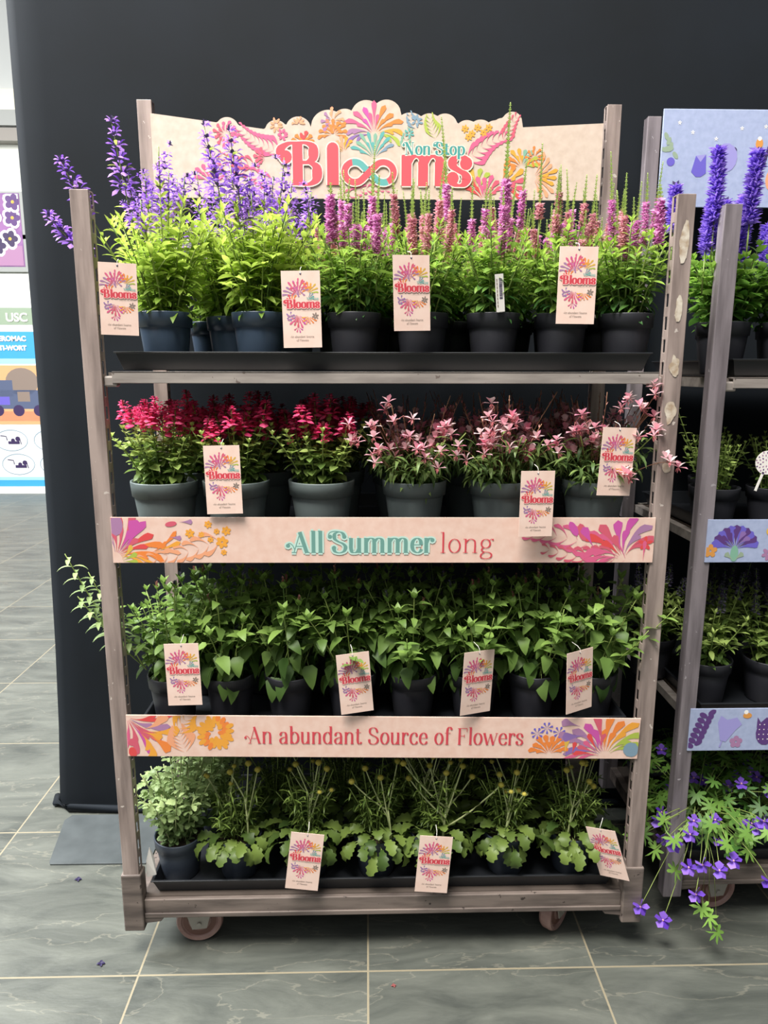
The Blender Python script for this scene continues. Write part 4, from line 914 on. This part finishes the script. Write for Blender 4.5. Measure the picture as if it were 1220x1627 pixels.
F_ = [(-.555, 'F9', 0, 'pale feathery plant in a navy pot at far left of the bottom deck', 1), (-.395, 'F0', 1, 'lobed-leaf plant with tall green shoots, second pot from left on bottom deck', 1), (-.205, 'F1', 2.5, 'lobed-leaf plant behind the left tag on the bottom deck', 1),
      (-.02, 'F2', .5, 'leafy lobed plant between the two middle tags of the bottom deck', 1), (.135, 'F7', 3.2, 'lobed-leaf plant with wide branching pale stems and yellow buds, behind middle tag', 1), (.335, 'F1', 1.9, 'lobed-leaf plant with a short cluster of buds right of the middle tag', 1), (.515, 'F0', 4.4, 'lobed-leaf plant left of the twisted tag near the right post', 1)]
for x, kk, rz, lab, s_ in F_: place(kk, x, .09, z4, lab, 'plant', GF, rz, s_, name=('potted_feverfew' if kk == 'F9' else 'potted_coneflower'))
for i, x in enumerate((-.50, -.31, -.11, .06, .24, .43)):
    place(('F1', 'F2', 'F0')[i % 3] if i else 'F9', x, .265, z4, 'leafy plant in second row of the bottom deck, %s' % ('behind the feathery one', 'behind the second pot', 'right of the left tag', 'left of the branching stems', 'right of the branching stems', 'behind the twisted tag side')[i], 'plant', GF, r_.uniform(0, 6), .92)

def candelabra(root_label, base, fork, tips, rs=.0028):
    root = next(o for o in COL.objects if o.get('label') == root_label)
    inv = (Matrix.Translation(root.location) @ Matrix.Rotation(root.rotation_euler.z, 4, 'Z') @ Matrix.Scale(root.scale.x, 4)).inverted()
    g = G(); b, f = inv @ Vector(base), inv @ Vector(fork); g.tube([b, (b+f)/2+Vector((.002, 0, 0)), f], rs, 6, r1=rs*.9, tint=.8); gl = G(); rnd = random.Random(len(tips)+int(base[0]*100))
    for i, t in enumerate(tips):
        t = inv @ Vector(t); s0 = f.lerp(b, .22*(i % 3)); mid = s0.lerp(t, .5)+(t-s0).length*.10*Vector((0, 0, -1 if abs((t-s0).x) > .05 else 0)); g.tube([s0*(1-q)**2+mid*2*q*(1-q)+t*q*q for q in [w_/6 for w_ in range(7)]], rs*.8, 5, r1=rs*.55, tint=.9)
        h_ = G(); h_.ball(t, .0085, 10, sz=.85, tint=rnd.random())
        for k_ in range(14):
            a = k_*pi/7; leaf(h_, t-Vector((0, 0, .004)), (cos(a), sin(a), .25), .015, .0035, -.4, 'lan', .2, 1, n=2)
        h_.obj('flower_bud', [LM['yel'], LM['pstem']], root, smooth=True)
        for s_ in (-1, 1):
            leaf(gl, mid, (s_, .2, .6), .032, .006, 1.0, 'lan', .7, 0, n=5)
    g.obj('branching_stem', LM['pstem'], root, smooth=True); gl.obj('stem_leaves', LM['chry'], root, smooth=True)
candelabra(F_[4][3], (.155, .05, .25), (.165, .045, .385), [(.049, .03, .525), (.065, .05, .47), (.120, .06, .50), (.162, .04, .49), (.203, .03, .515), (.305, .03, .46), (.235, .07, .46)], .0034)
candelabra(F_[3][3], (.02, .05, .26), (.01, .045, .38), [(-.085, .03, .475), (-.05, .05, .50), (-.01, .03, .485), (.035, .05, .52)])
candelabra(F_[5][3], (.325, .05, .26), (.33, .045, .37), [(.30, .03, .49), (.345, .03, .495), (.355, .05, .43), (.325, .06, .42)])
candelabra(F_[6][3], (.49, .05, .26), (.50, .045, .38), [(.475, .03, .50), (.515, .03, .52), (.54, .04, .46), (.555, .05, .44)])
candelabra(F_[1][3], (-.36, .05, .26), (-.365, .045, .42), [(-.40, .04, .50), (-.35, .03, .53), (-.33, .05, .50)])
candelabra(F_[2][3], (-.20, .05, .26), (-.195, .045, .42), [(-.23, .04, .52), (-.17, .03, .53), (-.15, .05, .50)])

def gaura_cluster(root_label, c, n, seed):
    root = next(o for o in COL.objects if o.get('label') == root_label); inv = (Matrix.Translation(root.location) @ Matrix.Rotation(root.rotation_euler.z, 4, 'Z')).inverted(); rot = inv.to_3x3(); rnd = random.Random(seed)
    C = Vector(c); b = Vector((root.location.x+(C.x-root.location.x)*.3, .07, root.location.z+.13)); st = G(); st.tube([inv @ (b*(1-t)**2+(b*.3+C*.7+Vector((0, 0, .03)))*2*t*(1-t)+C*t*t) for t in [q/6 for q in range(7)]], .0011, 4, tint=.5); st.obj('flower_stem', LM['rstem'], root, smooth=True)
    for i in range(n):
        g = G(); c2 = inv @ (C+Vector((rnd.uniform(-.024, .024), rnd.uniform(-.012, .012), rnd.uniform(-.024, .024)))); cc = inv @ C; d = rot @ Vector((rnd.uniform(-.6, .6), -1, rnd.uniform(-.2, .5))).normalized()
        g.tube([cc, c2], .001, 3, mi=1, tint=.3); u = (rot @ Vector((rnd.uniform(-.3, .3), 0, 1))); u = (u-d*u.dot(d)).normalized(); s_ = d.cross(u)
        for k in range(4):
            a = radians(15+k*50); leaf(g, c2, s_*cos(a)+u*sin(a)+d*.3, .021, .015, .35, 'obov', rnd.uniform(.1, 1), 0, n=3)
        for k in range(6):
            leaf(g, c2, d*.8+s_*rnd.uniform(-.6, .6)-u*rnd.uniform(.1, .9), .015, .0018, .2, 'lin', .2, 1, n=2)
        leaf(g, c2, -u+d*.2, .014, .006, .2, 'ov', .3, 1, n=3)
        g.obj('flower', [LM['gaup'], LM['gaub']], root, smooth=True)
gd = ['pink gaura in the leftmost of the three front gaura pots', 'pink gaura in the grey pot left of the tag that overlaps the banner', 'pink gaura in the grey pot behind the right tag on second shelf']
for i, (ri, x, y, z, n) in enumerate(((0, -.068, -.02, 1.383, 4), (0, -.022, -.01, 1.395, 3), (0, -.035, -.03, 1.335, 4), (0, .04, -.02, 1.42, 2), (0, .072, -.03, 1.357, 4), (0, .105, -.035, 1.318, 3), (0, .155, -.01, 1.39, 3), (0, .0, .0, 1.44, 2),
        (1, .232, -.03, 1.385, 4), (1, .262, -.02, 1.37, 3), (1, .222, -.03, 1.345, 4), (1, .285, .0, 1.42, 3), (1, .18, -.02, 1.34, 3), (1, .395, -.02, 1.352, 4), (1, .25, .0, 1.44, 2),
        (2, .44, .0, 1.405, 3), (2, .475, .0, 1.41, 3), (2, .545, -.01, 1.44, 3), (2, .60, -.03, 1.38, 4), (2, .563, -.05, 1.277, 3), (2, .617, -.02, 1.47, 2), (2, .655, -.05, 1.315, 3), (2, .605, -.01, 1.42, 3))):
    gaura_cluster(gd[ri], (x, y, z), n, 300+i)

# stray sprigs that lean out past the left post belong to their plants
def sprig(root_label, base, tip, L, W, shape, lm, n, flower=None, fm=None, droop=.5, name='leaning_shoot'):
    root = next(o for o in COL.objects if o.get('label') == root_label)
    inv = Matrix.Translation(root.location) @ Matrix.Rotation(root.rotation_euler.z, 4, 'Z') @ Matrix.Scale(root.scale.x, 4); inv = inv.inverted()
    rnd = random.Random(len(root_label)+n); b, t = Vector(base), Vector(tip); mid = (b+t)/2+Vector((0, 0, -.02)); P = []
    for i in range(9):
        s = i/8; P.append(inv @ (b*(1-s)**2+mid*2*s*(1-s)+t*s*s))
    g = G(); g.tube(P, .0018, 5, r1=.001, mi=1, tint=.7)
    for k_ in range(n):
        s = .25+.75*k_/n; c = at(P, s); a = k_*pi/2
        for q in (0, pi):
            d = Vector((cos(a+q), sin(a+q)*.7, .25)); leaf(g, c, d, L*(1-.4*s), W*(1-.4*s), droop, shape, rnd.uniform(.4, 1), 0, n=5)
    g.obj(name, [lm, LM['stem']], root, smooth=True)
    if flower: flower(rnd, P, root)
def link_missing():
    for o in list(bpy.data.objects):
        if o.name not in COL.objects and o not in PROTO_SET and o.type in ('MESH', 'EMPTY'): COL.objects.link(o)
PROTO_SET = set(PROTO_OBJS)
LA = B_  # keep
fl_end = lambda rnd, P, root: salvia_spike(rnd, P, .62, root, [LM['violet'], LM['calyx']], nwh=6, fl=.030, per=7, flw=.014)
l0 = 'purple salvia in a dark blue pot behind the leftmost tag of top shelf'
sprig(l0, (-.55, .07, 1.72), (-.595, .05, 2.05), .04, .016, 'lan', LM['lime'], 6, fl_end)
sprig(l0, (-.58, .06, 1.72), (-.69, .0, 1.955), .03, .012, 'lan', LM['lime'], 4, fl_end)
sprig(l0, (-.58, .05, 1.68), (-.735, .02, 1.85), .02, .01, 'lan', LM['lime'], 2, fl_end)
sprig('purple salvia in a shiny blue pot left of the second top-shelf tag', (-.34, .1, 1.75), (-.40, .07, 2.05), .04, .016, 'lan', LM['lime'], 5, fl_end)
sprig('purple salvia in a shiny blue pot left of the second top-shelf tag', (-.31, .1, 1.75), (-.345, .07, 2.04), .04, .016, 'lan', LM['lime'], 5, fl_end)
l1 = 'bright small-leaved sage at far left of third shelf, pot rim showing white'
sprig(l1, (-.66, .10, .80), (-.765, .02, 1.09), .062, .020, 'lan', LM['feath'], 14, None, droop=1.3)
sprig(l1, (-.62, .08, .78), (-.735, .0, .99), .062, .020, 'lan', LM['feath'], 12, None, droop=1.3)
sprig(l1, (-.60, .05, .78), (-.705, .0, 1.05), .055, .018, 'lan', LM['feath'], 12, None, droop=1.3)
l2 = 'broad-leaved green sage at right end of third shelf reaching over the post'
sprig(l2, (.58, .06, .78), (.69, -.05, .97), .06, .03, 'heart', LM['heart'], 5)
sprig(l2, (.56, .04, .78), (.62, -.07, .92), .055, .03, 'heart', LM['heart'], 4)
sprig('broad-leaved green sage behind the tag with a leaf over its corner', (.24, .03, .80), (.255, -.06, .95), .062, .034, 'heart', LM['heart'], 4)
sprig('broad-leaved green sage left of the rightmost tag of third shelf', (.41, .03, .80), (.42, -.06, .97), .062, .034, 'heart', LM['heart'], 4)
sprig('broad-leaved green sage behind the leaning tag wrapped in leaves', (-.08, .03, .79), (-.07, -.065, .86), .055, .032, 'heart', LM['heart'], 4)
sprig('broad-leaved green sage between the two middle tags of third shelf', (.06, .03, .80), (.05, -.06, .90), .05, .03, 'heart', LM['heart'], 5)
# tall single spikes above the rest
def tall(lab, base, L, kind, pink, r=.014):
    root = next(o for o in COL.objects if o.get('label') == lab); inv = (Matrix.Translation(root.location) @ Matrix.Rotation(root.rotation_euler.z, 4, 'Z')).inverted()
    b = inv @ Vector(base); g = G(); g.tube([b-Vector((0, 0, .09)), b], .0016, 4); g.obj('tall_stem', LM['stem'], root, smooth=True)
    veronica_spike(random.Random(int(L*1000)), b, (0.02, 0, 1), L, r, root, [LM[kind], LM['budg']], pink=pink)
tall('pink speedwell in a black pot with a narrow white barcode stick', (.275, .07, 1.84), .26, 'pinkv', .38, .017)
tall('pink speedwell in the second row, behind the middle tag', (.155, .2, 1.88), .24, 'pinkv', .35, .015)
tall('pink speedwell in the black pot half hidden by the rightmost top-shelf tag', (.352, .07, 1.86), .16, 'rosev', .2)
tall('pink speedwell in the black pot half hidden by the rightmost top-shelf tag', (.40, .07, 1.83), .15, 'pinkv', .1, .012)
tall('pink speedwell in a black pot at the right end of the top shelf', (.545, .06, 1.80), .16, 'rosev', .4)
tall('pink speedwell in a black pot at the right end of the top shelf', (.62, .04, 1.80), .13, 'pinkv', .75, .016)
tall('pink speedwell in a black pot just right of the second top-shelf tag', (-.125, .05, 1.80), .13, 'pinkv', .8, .016)
tall('pink speedwell in a black pot just right of the second top-shelf tag', (-.02, .05, 1.78), .17, 'pinkv', .5, .015)
tall('pink speedwell in the black pot half hidden by the middle top-shelf tag', (.06, .05, 1.78), .16, 'rosev', .45, .015)

# ------------------------------------------------------------------ plants, right trolley
for j, (x, y, kk, lab) in enumerate(((.86, .19, 'G0', 'violet-spiked speedwell between the two tall front posts, right trolley top shelf'), (1.02, .18, 'G1', 'violet-spiked speedwell in the black pot just right of right trolley front post'), (1.165, .18, 'G0', 'violet-spiked speedwell in a black pot cut by the right frame edge'),
        (.93, .35, 'G1', 'violet-spiked speedwell in the second row behind the right trolley front post'), (1.10, .35, 'G0', 'violet-spiked speedwell in the second row near the right frame edge'), (1.27, .34, 'G1', 'violet-spiked speedwell in the second row at the very right frame edge'))):
    place(kk, x, y, z1-.012, lab, 'plant', 'violet speedwells on the right trolley', j*1.3, 1)
def tallv(lab, base, L, r=.02): 
    root = next(o for o in COL.objects if o.get('label') == lab); inv = (Matrix.Translation(root.location) @ Matrix.Rotation(root.rotation_euler.z, 4, 'Z')).inverted(); b = inv @ Vector(base)
    g = G(); g.tube([b-Vector((0, 0, .1)), b], .002, 4); g.obj('tall_stem', LM['stem'], root, smooth=True)
    veronica_spike(random.Random(int(L*999)), b, (.01, 0, 1), L, r*1.2, root, [LM['purp'], LM['calyx']], pink=.95)
tallv('violet-spiked speedwell between the two tall front posts, right trolley top shelf', (.775, .11, 1.865), .165, .021)
tallv('violet-spiked speedwell in the black pot just right of right trolley front post', (.86, .11, 1.86), .165, .022)
tallv('violet-spiked speedwell between the two tall front posts, right trolley top shelf', (.70, .16, 1.85), .11, .021)
tallv('violet-spiked speedwell between the two tall front posts, right trolley top shelf', (.765, .12, 1.80), .12, .018)
for j, (x, y, kk, lab) in enumerate(((.875, .19, 'H0', 'small green herb in a black pot just right of right trolley front post'), (1.03, .19, 'H1', 'small green herb beside the round patterned stake label'), (.95, .36, 'H1', 'small green herb in the second row of the right trolley second shelf'), (1.13, .36, 'H0', 'small green herb behind the round patterned stake label'))):
    place(kk, x, y, z2-.012, lab, 'plant', 'green herbs on the right trolley', j*1.7, 1)
sprig('small green herb in a black pot just right of right trolley front post', (.83, .15, 1.24), (.725, .15, 1.47), .024, .014, 'ov', LM['small'], 9)
for j, (x, y, kk, lab) in enumerate(((.90, .20, 'J0', 'dark-flowered salvia at the left end of the right trolley third shelf'), (1.08, .20, 'J1', 'dark-flowered salvia near the right frame edge on the third shelf'), (.82, .38, 'J1', 'dark-flowered salvia in the second row at the left end of the right trolley'), (1.02, .38, 'J0', 'dark-flowered salvia in the second row near the frame edge'))):
    place(kk, x, y, z3-.012, lab, 'plant', 'dark salvias on the right trolley', j*1.9, 1)
for j, (x, y, kk, lab) in enumerate(((.90, .18, 'K0', 'purple cranesbill spilling over the left end of the right trolley bottom deck'), (1.09, .19, 'K1', 'purple cranesbill at the right frame edge on the bottom deck'), (.95, .36, 'K1', 'purple cranesbill in the second row, behind the left-end cranesbill'), (1.15, .37, 'K0', 'purple cranesbill in the second row at the frame edge'))):
    place(kk, x, y, z4+.0, lab, 'plant', 'purple cranesbills on the right trolley', (0, 0.2, .1, -.2)[j], 1.0)
lk = 'purple cranesbill spilling over the left end of the right trolley bottom deck'
root = next(o for o in COL.objects if o.get('label') == lk); O = Vector(root.location); rk = random.Random(8)
gs = G(); gl = G(); ends = [(.72, .02, .36), (.76, .0, .30), (.79, -.03, .255), (.80, .0, .33), (.82, -.04, .27), (.86, -.05, .26), (.90, -.04, .28), (.80, -.06, .20), (.672, -.03, .14), (.735, -.03, .098), (.98, -.02, .38), (1.0, -.04, .22)]
for i, e in enumerate(ends):
    e = Vector(e)-O; b = Vector((rk.uniform(-.03, .03), -.03, .13)); mid = (b+e)/2+Vector((0, -.03, .05)); P = [b, mid, e]; gs.tube([b*(1-t)**2+mid*2*t*(1-t)+e*t*t for t in [q/7 for q in range(8)]], .0011, 4, tint=.8)
    f5 = five(e, (rk.uniform(-.4, .4), -1, rk.uniform(.1, .7)), .024, rk, root); COL.objects.link(f5)
for e in [(.72, .02, .27), (.69, .03, .31), (.75, -.02, .33), (.84, -.06, .13), (.86, -.07, .095), (.825, -.05, .15), (.73, .0, .37), (.77, .0, .22), (.88, -.04, .33), (.84, -.03, .38), (.93, -.04, .36), (.67, .05, .29)]:
    e = Vector(e)-O; palm(gl, e, (rk.uniform(-.4, .4), -.8, .6), .03, rk.uniform(.4, 1), rot=rk.uniform(0, 6)); b = Vector((0, -.04, .12)); gs.tube([b, (b+e)/2+Vector((0, -.02, .04)), e], .001, 4, tint=.7)
gs.obj('trailing_stem', LM['stem'], root, smooth=True); gl.obj('trailing_foliage', LM['round2'], root, smooth=True)
# link flower parts that were built for existing plants (sprigs, tall spikes)
link_missing()

# ------------------------------------------------------------------ hanging cards
def card_parts(root, cw, chh):
    g = G(); g.box(-cw/2, cw/2, -.0005, .0005, 0, chh); g.obj('card', CARD, root, link=False)
    k = Ink(-cw/2+.001, cw/2-.001, 0, chh); s = chh/.16
    cy = .118*s; _b = k.burst; k.burst = lambda *a, **kw: _b(*a, **dict(kw, wd=kw['wd']*.62))
    k.burst(-.006*s, cy-.012*s, .036*s, 45, 170, 9, ['orange', 'rose', 'pink', 'magenta', 'pink', 'mauve', 'mauve'], wd=.0062*s); k.burst(.014*s, cy-.006*s, .026*s, 10, 110, 6, ['lime', 'yellow', 'amber', 'orange'], wd=.005*s)
    k.burst(-.018*s, cy-.022*s, .017*s, 60, 240, 7, ['orange', 'red', 'orange'], wd=.005*s); k.burst(.013*s, cy-.016*s, .016*s, 0, 60, 4, ['teal', 'bluegrey'], wd=.004*s, rings=1); k.burst(-.004*s, cy+.006*s, .02*s, 0, 360, 9, ['pink', 'rose', 'mauve'], wd=.005*s)
    k.burst(-.006*s, .070*s, .028*s, 190, 320, 8, ['mauve', 'pink', 'rose', 'pink', 'magenta'], wd=.006*s); k.burst(-.024*s, .066*s, .010*s, 0, 360, 6, ['purple'], wd=.004*s, rings=1)
    k.burst(.016*s, .066*s, .018*s, 190, 330, 6, ['amber', 'peachink', 'orange'], wd=.0045*s); k.burst(-.008*s, .046*s, .014*s, 220, 320, 4, ['pink', 'magenta'], wd=.004*s, rings=1); k.star(.029*s, .066*s, .008*s, 6, 'grey', .4)
    k.disc(0, chh-.006, .0022, 'dk', n=10)
    ink_obj(k, 'floral_print', root, link=False, loc=(0, -.0008, 0))
    k = Ink(); write(k, 'Blooms', -.034*s, .083*s, .0245*s, .2, .07, 'redtext', 'halo', width=.073*s); write(k, 'Non Stop', .012*s, .1*s, .0075*s, .12, .05, 'teal', None, width=.026*s)
    k.stroke([(0, .0795*s), (.036*s, .0795*s)], .0006, .0006, 'grey', False)
    ink_obj(k, 'lettering', root, link=False, loc=(0, -.0016, 0))
    k = Ink(); write(k, 'An abundant Source', -.025*s, .021*s, .0062*s, .1, .05, 'grey', width=.05*s); write(k, 'of Flowers', -.013*s, .0135*s, .0062*s, .1, .05, 'grey', width=.026*s)
    ink_obj(k, 'small_print', root, link=False, loc=(0, -.0008, 0))
    g = G(); g.tube([(0, -.002, chh-.006), (0, .001, chh+.004), (.001, .01, chh+.008), (0, .03, chh+.012)], .0007, 5); g.obj('tie', CARDB, root, link=False)
pc = proto('hanging_tag'); card_parts(pc, .084, .162); index_kids(); PROTO_SET.add(pc); PROTO_SET |= set(root_kids(pc))
# x, y, z centre, lean (about y), yaw (about z), scale, label
CARDS = [(-.578, -.035, 1.671, 1.4, 12, .93, 'peach flower-printed tag at far left of the top shelf, beside the left post'),
 (-.184, -.035, 1.651, -1.0, 0, 1.0, 'peach flower-printed tag on the top shelf between the purple and the pink flowers'),
 (.056, -.035, 1.686, -1.5, 12, .98, 'peach flower-printed tag in the middle of the top shelf'),
 (.416, -.04, 1.703, .5, 0, 1.0, 'peach flower-printed tag on the top shelf, rightmost there'),
 (-.370, -.035, 1.276, -1.0, 0, .97, 'peach flower-printed tag among the hot pink salvias'),
 (.530, -.035, 1.316, 2.4, 8, .97, 'peach flower-printed tag on second shelf among gauras by the right post'),
 (.345, -.055, 1.222, .3, 5, .94, 'peach flower-printed tag hanging over the top edge of the upper peach banner'),
 (-.484, -.04, 0.806, -1, 0, .97, 'peach flower-printed tag at the left on third shelf below the sages'),
 (-.0735, -.035, .778, -4.4, 8, .95, 'peach flower-printed tag wrapped by sage leaves, left middle of third shelf'),
 (.224, -.035, .777, 2.5, 22, 1.0, 'peach flower-printed tag with a leaf over its top corner, right middle of third shelf'),
 (.474, -.035, .779, -2, 26, .97, 'peach flower-printed tag nearest the right post on third shelf'),
 (-.205, -.035, .292, 7, 0, 1.0, 'peach flower-printed tag at the left on the bottom deck, standing on the base rail'),
 (.125, -.035, .278, 4.5, 0, 1.0, 'peach flower-printed tag in front of the branching stems on the bottom deck'),
 (.573, -.035, .302, -18, -38, .93, 'twisted peach flower-printed tag beside the right post on the bottom deck')]
for i, (x, y, z, lean, yaw, s_, lab) in enumerate(CARDS):
    c = copy_tree(pc); tag(c, lab, 'tag', 'peach flower tags hanging on the main trolley')
    R_ = Matrix.Rotation(radians(lean), 4, 'Y') @ Matrix.Rotation(radians(yaw if yaw else 0), 4, 'Z')
    off = R_ @ Vector((0, 0, .081*s_)); c.matrix_world = Matrix.Translation(Vector((x, y, z))-off) @ R_ @ Matrix.Scale(s_, 4)
# barcode stick
root = empty('stake_label', (.262, .020, 1.652)); root.rotation_euler = (.12, radians(-6), 0); tag(root, 'narrow white barcode stake label stuck in a black pot on top shelf', 'label')
g = G(); g.box(-.0095, .0095, -.0005, .0005, .0, .082); g.add([(-.0095, .0, 0), (.0095, .0, 0), (.002, .016, -.004), (-.002, .016, -.004)], [(0, 1, 2, 3)]); g.obj('card', CARDB, root)
k = Ink(); rb = random.Random(2)
for i in range(13): k.poly([(-.001, .028+i*.0035), (.006, .028+i*.0035), (.006, .0295+i*.0035+rb.uniform(0, .001)), (-.001, .0295+i*.0035+rb.uniform(0, .001))], 'dk')
for i in range(8): k.poly([(-.0065, .01+i*.008), (-.0045, .01+i*.008), (-.0045, .016+i*.008), (-.0065, .016+i*.008)], 'grey')
ink_obj(k, 'barcode_print', root, loc=(0, -.0008, 0), split=False)
# round patterned stake label on the right trolley
root = empty('stake_label', (.935, .10, 1.225)); root.rotation_euler = (0, radians(18), 0); tag(root, 'white round patterned stake label in a pot on the right trolley', 'label')
g = G(); g.box(-.003, .003, -.0008, .0008, 0, .05); g.lathe([(0, -.0008), (.03, -.0008), (.03, .0008), (0, .0008)], 24, (0, 0, .075), axis='y'); g.obj('card', CARDB, root)
k = Ink()
for i in range(40):
    a_ = i*2.4; rr = .027*math.sqrt((i+.5)/40); k.petal(rr*cos(a_), .075+rr*sin(a_), a_, 0, .005, .003, 'mauve' if i % 3 else 'plum')
ink_obj(k, 'floral_print', root, loc=(0, -.0012, 0), split=False)
# torn white label at bottom-left
g = G(); g.add([(-.012, 0, 0), (.012, .004, .004), (.006, .012, .05), (-.002, .004, .085), (-.010, -.002, .05)], [(0, 1, 2, 3, 4)]); g.add([(-.012, .002, 0), (.012, .006, .004), (.006, .014, .05), (-.002, .006, .085), (-.010, .0, .05)], [(4, 3, 2, 1, 0)])
tag(g.obj('plant_label', CARDB, loc=(-.612, .015, .2145)), 'crumpled white plant label in the bottom-left corner beside the feathery plant', 'label')

# paper residue on the right front post
root = next(o for o in COL.objects if o.name == 'plant_trolley'); rp = random.Random(12)
PAP = mat('torn_paper_residue', '#a8927a', .8, noise=.15, nscale=60, col2='#d2c8b8'); 
g = G()
for (zc, hh, ww) in ((1.80, .10, .013), (1.66, .06, .010), (1.53, .05, .012), (1.43, .06, .015), (1.30, .03, .012)):
    pts = []
    qs = [rp.uniform(.6, 1.1) for _ in range(10)]
    for i in range(30): a_ = 2*pi*i/30; q = qs[i//3]*(1-(i % 3)/3)+qs[(i//3+1) % 10]*(i % 3)/3+rp.uniform(-.05, .05); pts.append((.652+ww*cos(a_)*q, -.0212, zc+hh*.5*sin(a_)*q))
    g.add(pts, [tuple(range(30))[::-1]]); g.obj('torn_label', PAP, root); g = G()

# ------------------------------------------------------------------ floor things
g = G(); P = [(-1.085, .57), (-1.045, .36), (-1.038, .348), (-.74, .346), (-.73, .36), (-.73, .60), (-1.07, .60)]
n = len(P); g.add([(x, y, 0.0004) for x, y in P]+[(x, y, .005) for x, y in P], [tuple(range(n, 2*n))]+[(i, (i+1) % n, n+(i+1) % n, n+i) for i in range(n)])
tag(g.obj('base_plate', mat('dark_steel_plate', '#363b3c', .6, noise=.2, nscale=12, col2='#454a4b'), bevel=.001), 'flat grey steel foot plate on the floor under the black wall corner', 'base plate')
for (x, y, lab, s_) in ((-.925, .281, 'small dark fallen petal on the floor near the grey foot plate', 1), (-.741, -.037, 'small dark blue fallen petal on a floor joint at the left', 1), (.02, -.122, 'tiny reddish fallen petal on the floor in front of the trolley', .6)):
    g = G()
    for i in range(4): leaf(g, (0, 0, .002), (cos(i*1.7), sin(i*1.7), .35), .012*s_, .008*s_, 1.0, 'ov', .3, 0, n=3)
    tag(g.obj('fallen_petal', LM['dkpetal'] if s_ == 1 else LM['hotc'], loc=(x, y, 0), smooth=True), lab, 'petal', 'fallen petals')

# ------------------------------------------------------------------ far posters
root = empty('pansy_poster', (-4.9, 7.58, 2.70)); tag(root, 'framed purple pansy poster on the far white wall', 'poster')
g = G(); g.box(-.6, .74, -.02, 0, 0, .92); g.obj('frame', HGREY, root)
g = G(); g.box(-.56, .70, -.025, -.02, .06, .9); g.obj('picture', mat('pansy_print', '#7a4a8e', .5, noise=.1, nscale=5, col2='#96649f'), root)
k = Ink(-.55, .69, .07, .89); rr = random.Random(4)
k.poly([(-.55, .07), (.69, .07), (.69, .3), (-.55, .3)], 'mauve')
for (x, z) in ((.35, .62), (.6, .62), (.55, .38), (.15, .45), (.0, .7), (.4, .3), (-.2, .35), (.62, .80)):
    for i in range(5): k.petal(x, z, 2*pi*i/5, 0, .13, .12, 'white')
    for i in range(5): k.petal(x, z, 2*pi*i/5, 0, .10, .075, 'dk' if z < .5 else 'plum')
    k.disc(x, z, .02, 'yellow')
ink_obj(k, 'flower_print', root, loc=(0, -.03, 0))
root = empty('display_stand', (-4.9, 7.38, 0)); tag(root, 'white display stand with blue bands, vehicle photo and circled icons, far left', 'display')
g = G(); g.box(-.7, .95, -.02, .02, .03, 2.28); g.box(-.7, .95, -.10, .10, 0, .03); g.obj('panel', mat('display_white', '#eef1ee', .5), root)
BLU = mat('display_blue', '#3f9fd0', .5); BL2 = mat('display_pale_blue', '#9fd2e8', .5)
k = Ink(); INK['bl'] = BLU; INK['bl2'] = BL2; INK['sand'] = mat('ink_sand', '#d8a878', .5); INK['machine'] = mat('ink_machine', '#56607c', .5); INK['hay'] = mat('ink_hay', '#8a7a70', .5)
R4 = lambda x0, x1, z0, z1, c: k.poly([(x0, z0), (x1, z0), (x1, z1), (x0, z1)], c)
R4(-.68, .94, 2.06, 2.26, 'sage'); R4(-.68, .94, 1.66, 1.98, 'bl'); R4(-.68, .94, 1.6, 1.66, 'bl2'); R4(-.68, .94, .86, 1.58, 'sand'); R4(-.68, .94, .9, 1.02, 'peachink'); R4(-.68, .94, .08, .16, 'bl'); R4(-.68, .94, .16, .2, 'bl2')
k.disc(.62, 1.38, .17, 'hay', .2, 20); R4(.2, .9, 1.05, 1.28, 'machine'); R4(.3, .5, 1.2, 1.4, 'machine'); R4(.55, .7, 1.14, 1.26, 'hay'); R4(.3, .45, 1.1, 1.2, 'indigo')
for x in (.3, .55, .8): k.disc(x, 1.03, .07, 'dk')
for (x, z) in ((.42, .66), (.48, .36), (.90, .66), (.95, .36)):
    P = ell(x, z, .2, .13, 90, 450, 24); k.stroke([(min(a_, .94), b_) for a_, b_ in P], .008, .008, 'bluegrey', False)
    if x < .6:
        R4(x-.04, x+.1, z-.045, z-.01, 'dk'); k.disc(x+.02, z+.0, .025, 'dk'); k.disc(x+.08, z+.02, .03, 'dk'); k.stroke([(x-.13, z+.06), (x-.06, z+.05), (x-.05, z)], .012, .012, 'dk', False); k.stroke([(x+.12, z-.05), (x+.1, z+.04)], .01, .01, 'dk', False)
ink_obj(k, 'print', root, loc=(0, -.023, 0))
INK['white2'] = INK['white']
def sans(s, x, z, size, parent, m):
    cu = bpy.data.curves.new('text', 'FONT'); cu.body = s; cu.size = size; cu.extrude = .001; cu.offset = .004
    o = bpy.data.objects.new('text_tmp', cu); COL.objects.link(o); dg = bpy.context.evaluated_depsgraph_get(); me = bpy.data.meshes.new_from_object(o.evaluated_get(dg)); bpy.data.objects.remove(o)
    me.materials.clear(); me.materials.append(m); q = bpy.data.objects.new('lettering', me); COL.objects.link(q); q.parent = parent; q.location = (x, -.03, z); q.rotation_euler = (pi/2, 0, 0)
sans('EROMAC', .385, 1.87, .082, root, INK['white']); sans('TI-WORT', .385, 1.76, .078, root, INK['white']); sans('USC', .50, 2.10, .14, root, INK['white'])

# drop the unlinked prototypes
for o in list(PROTO_SET):
    try: bpy.data.objects.remove(o)
    except Exception: pass
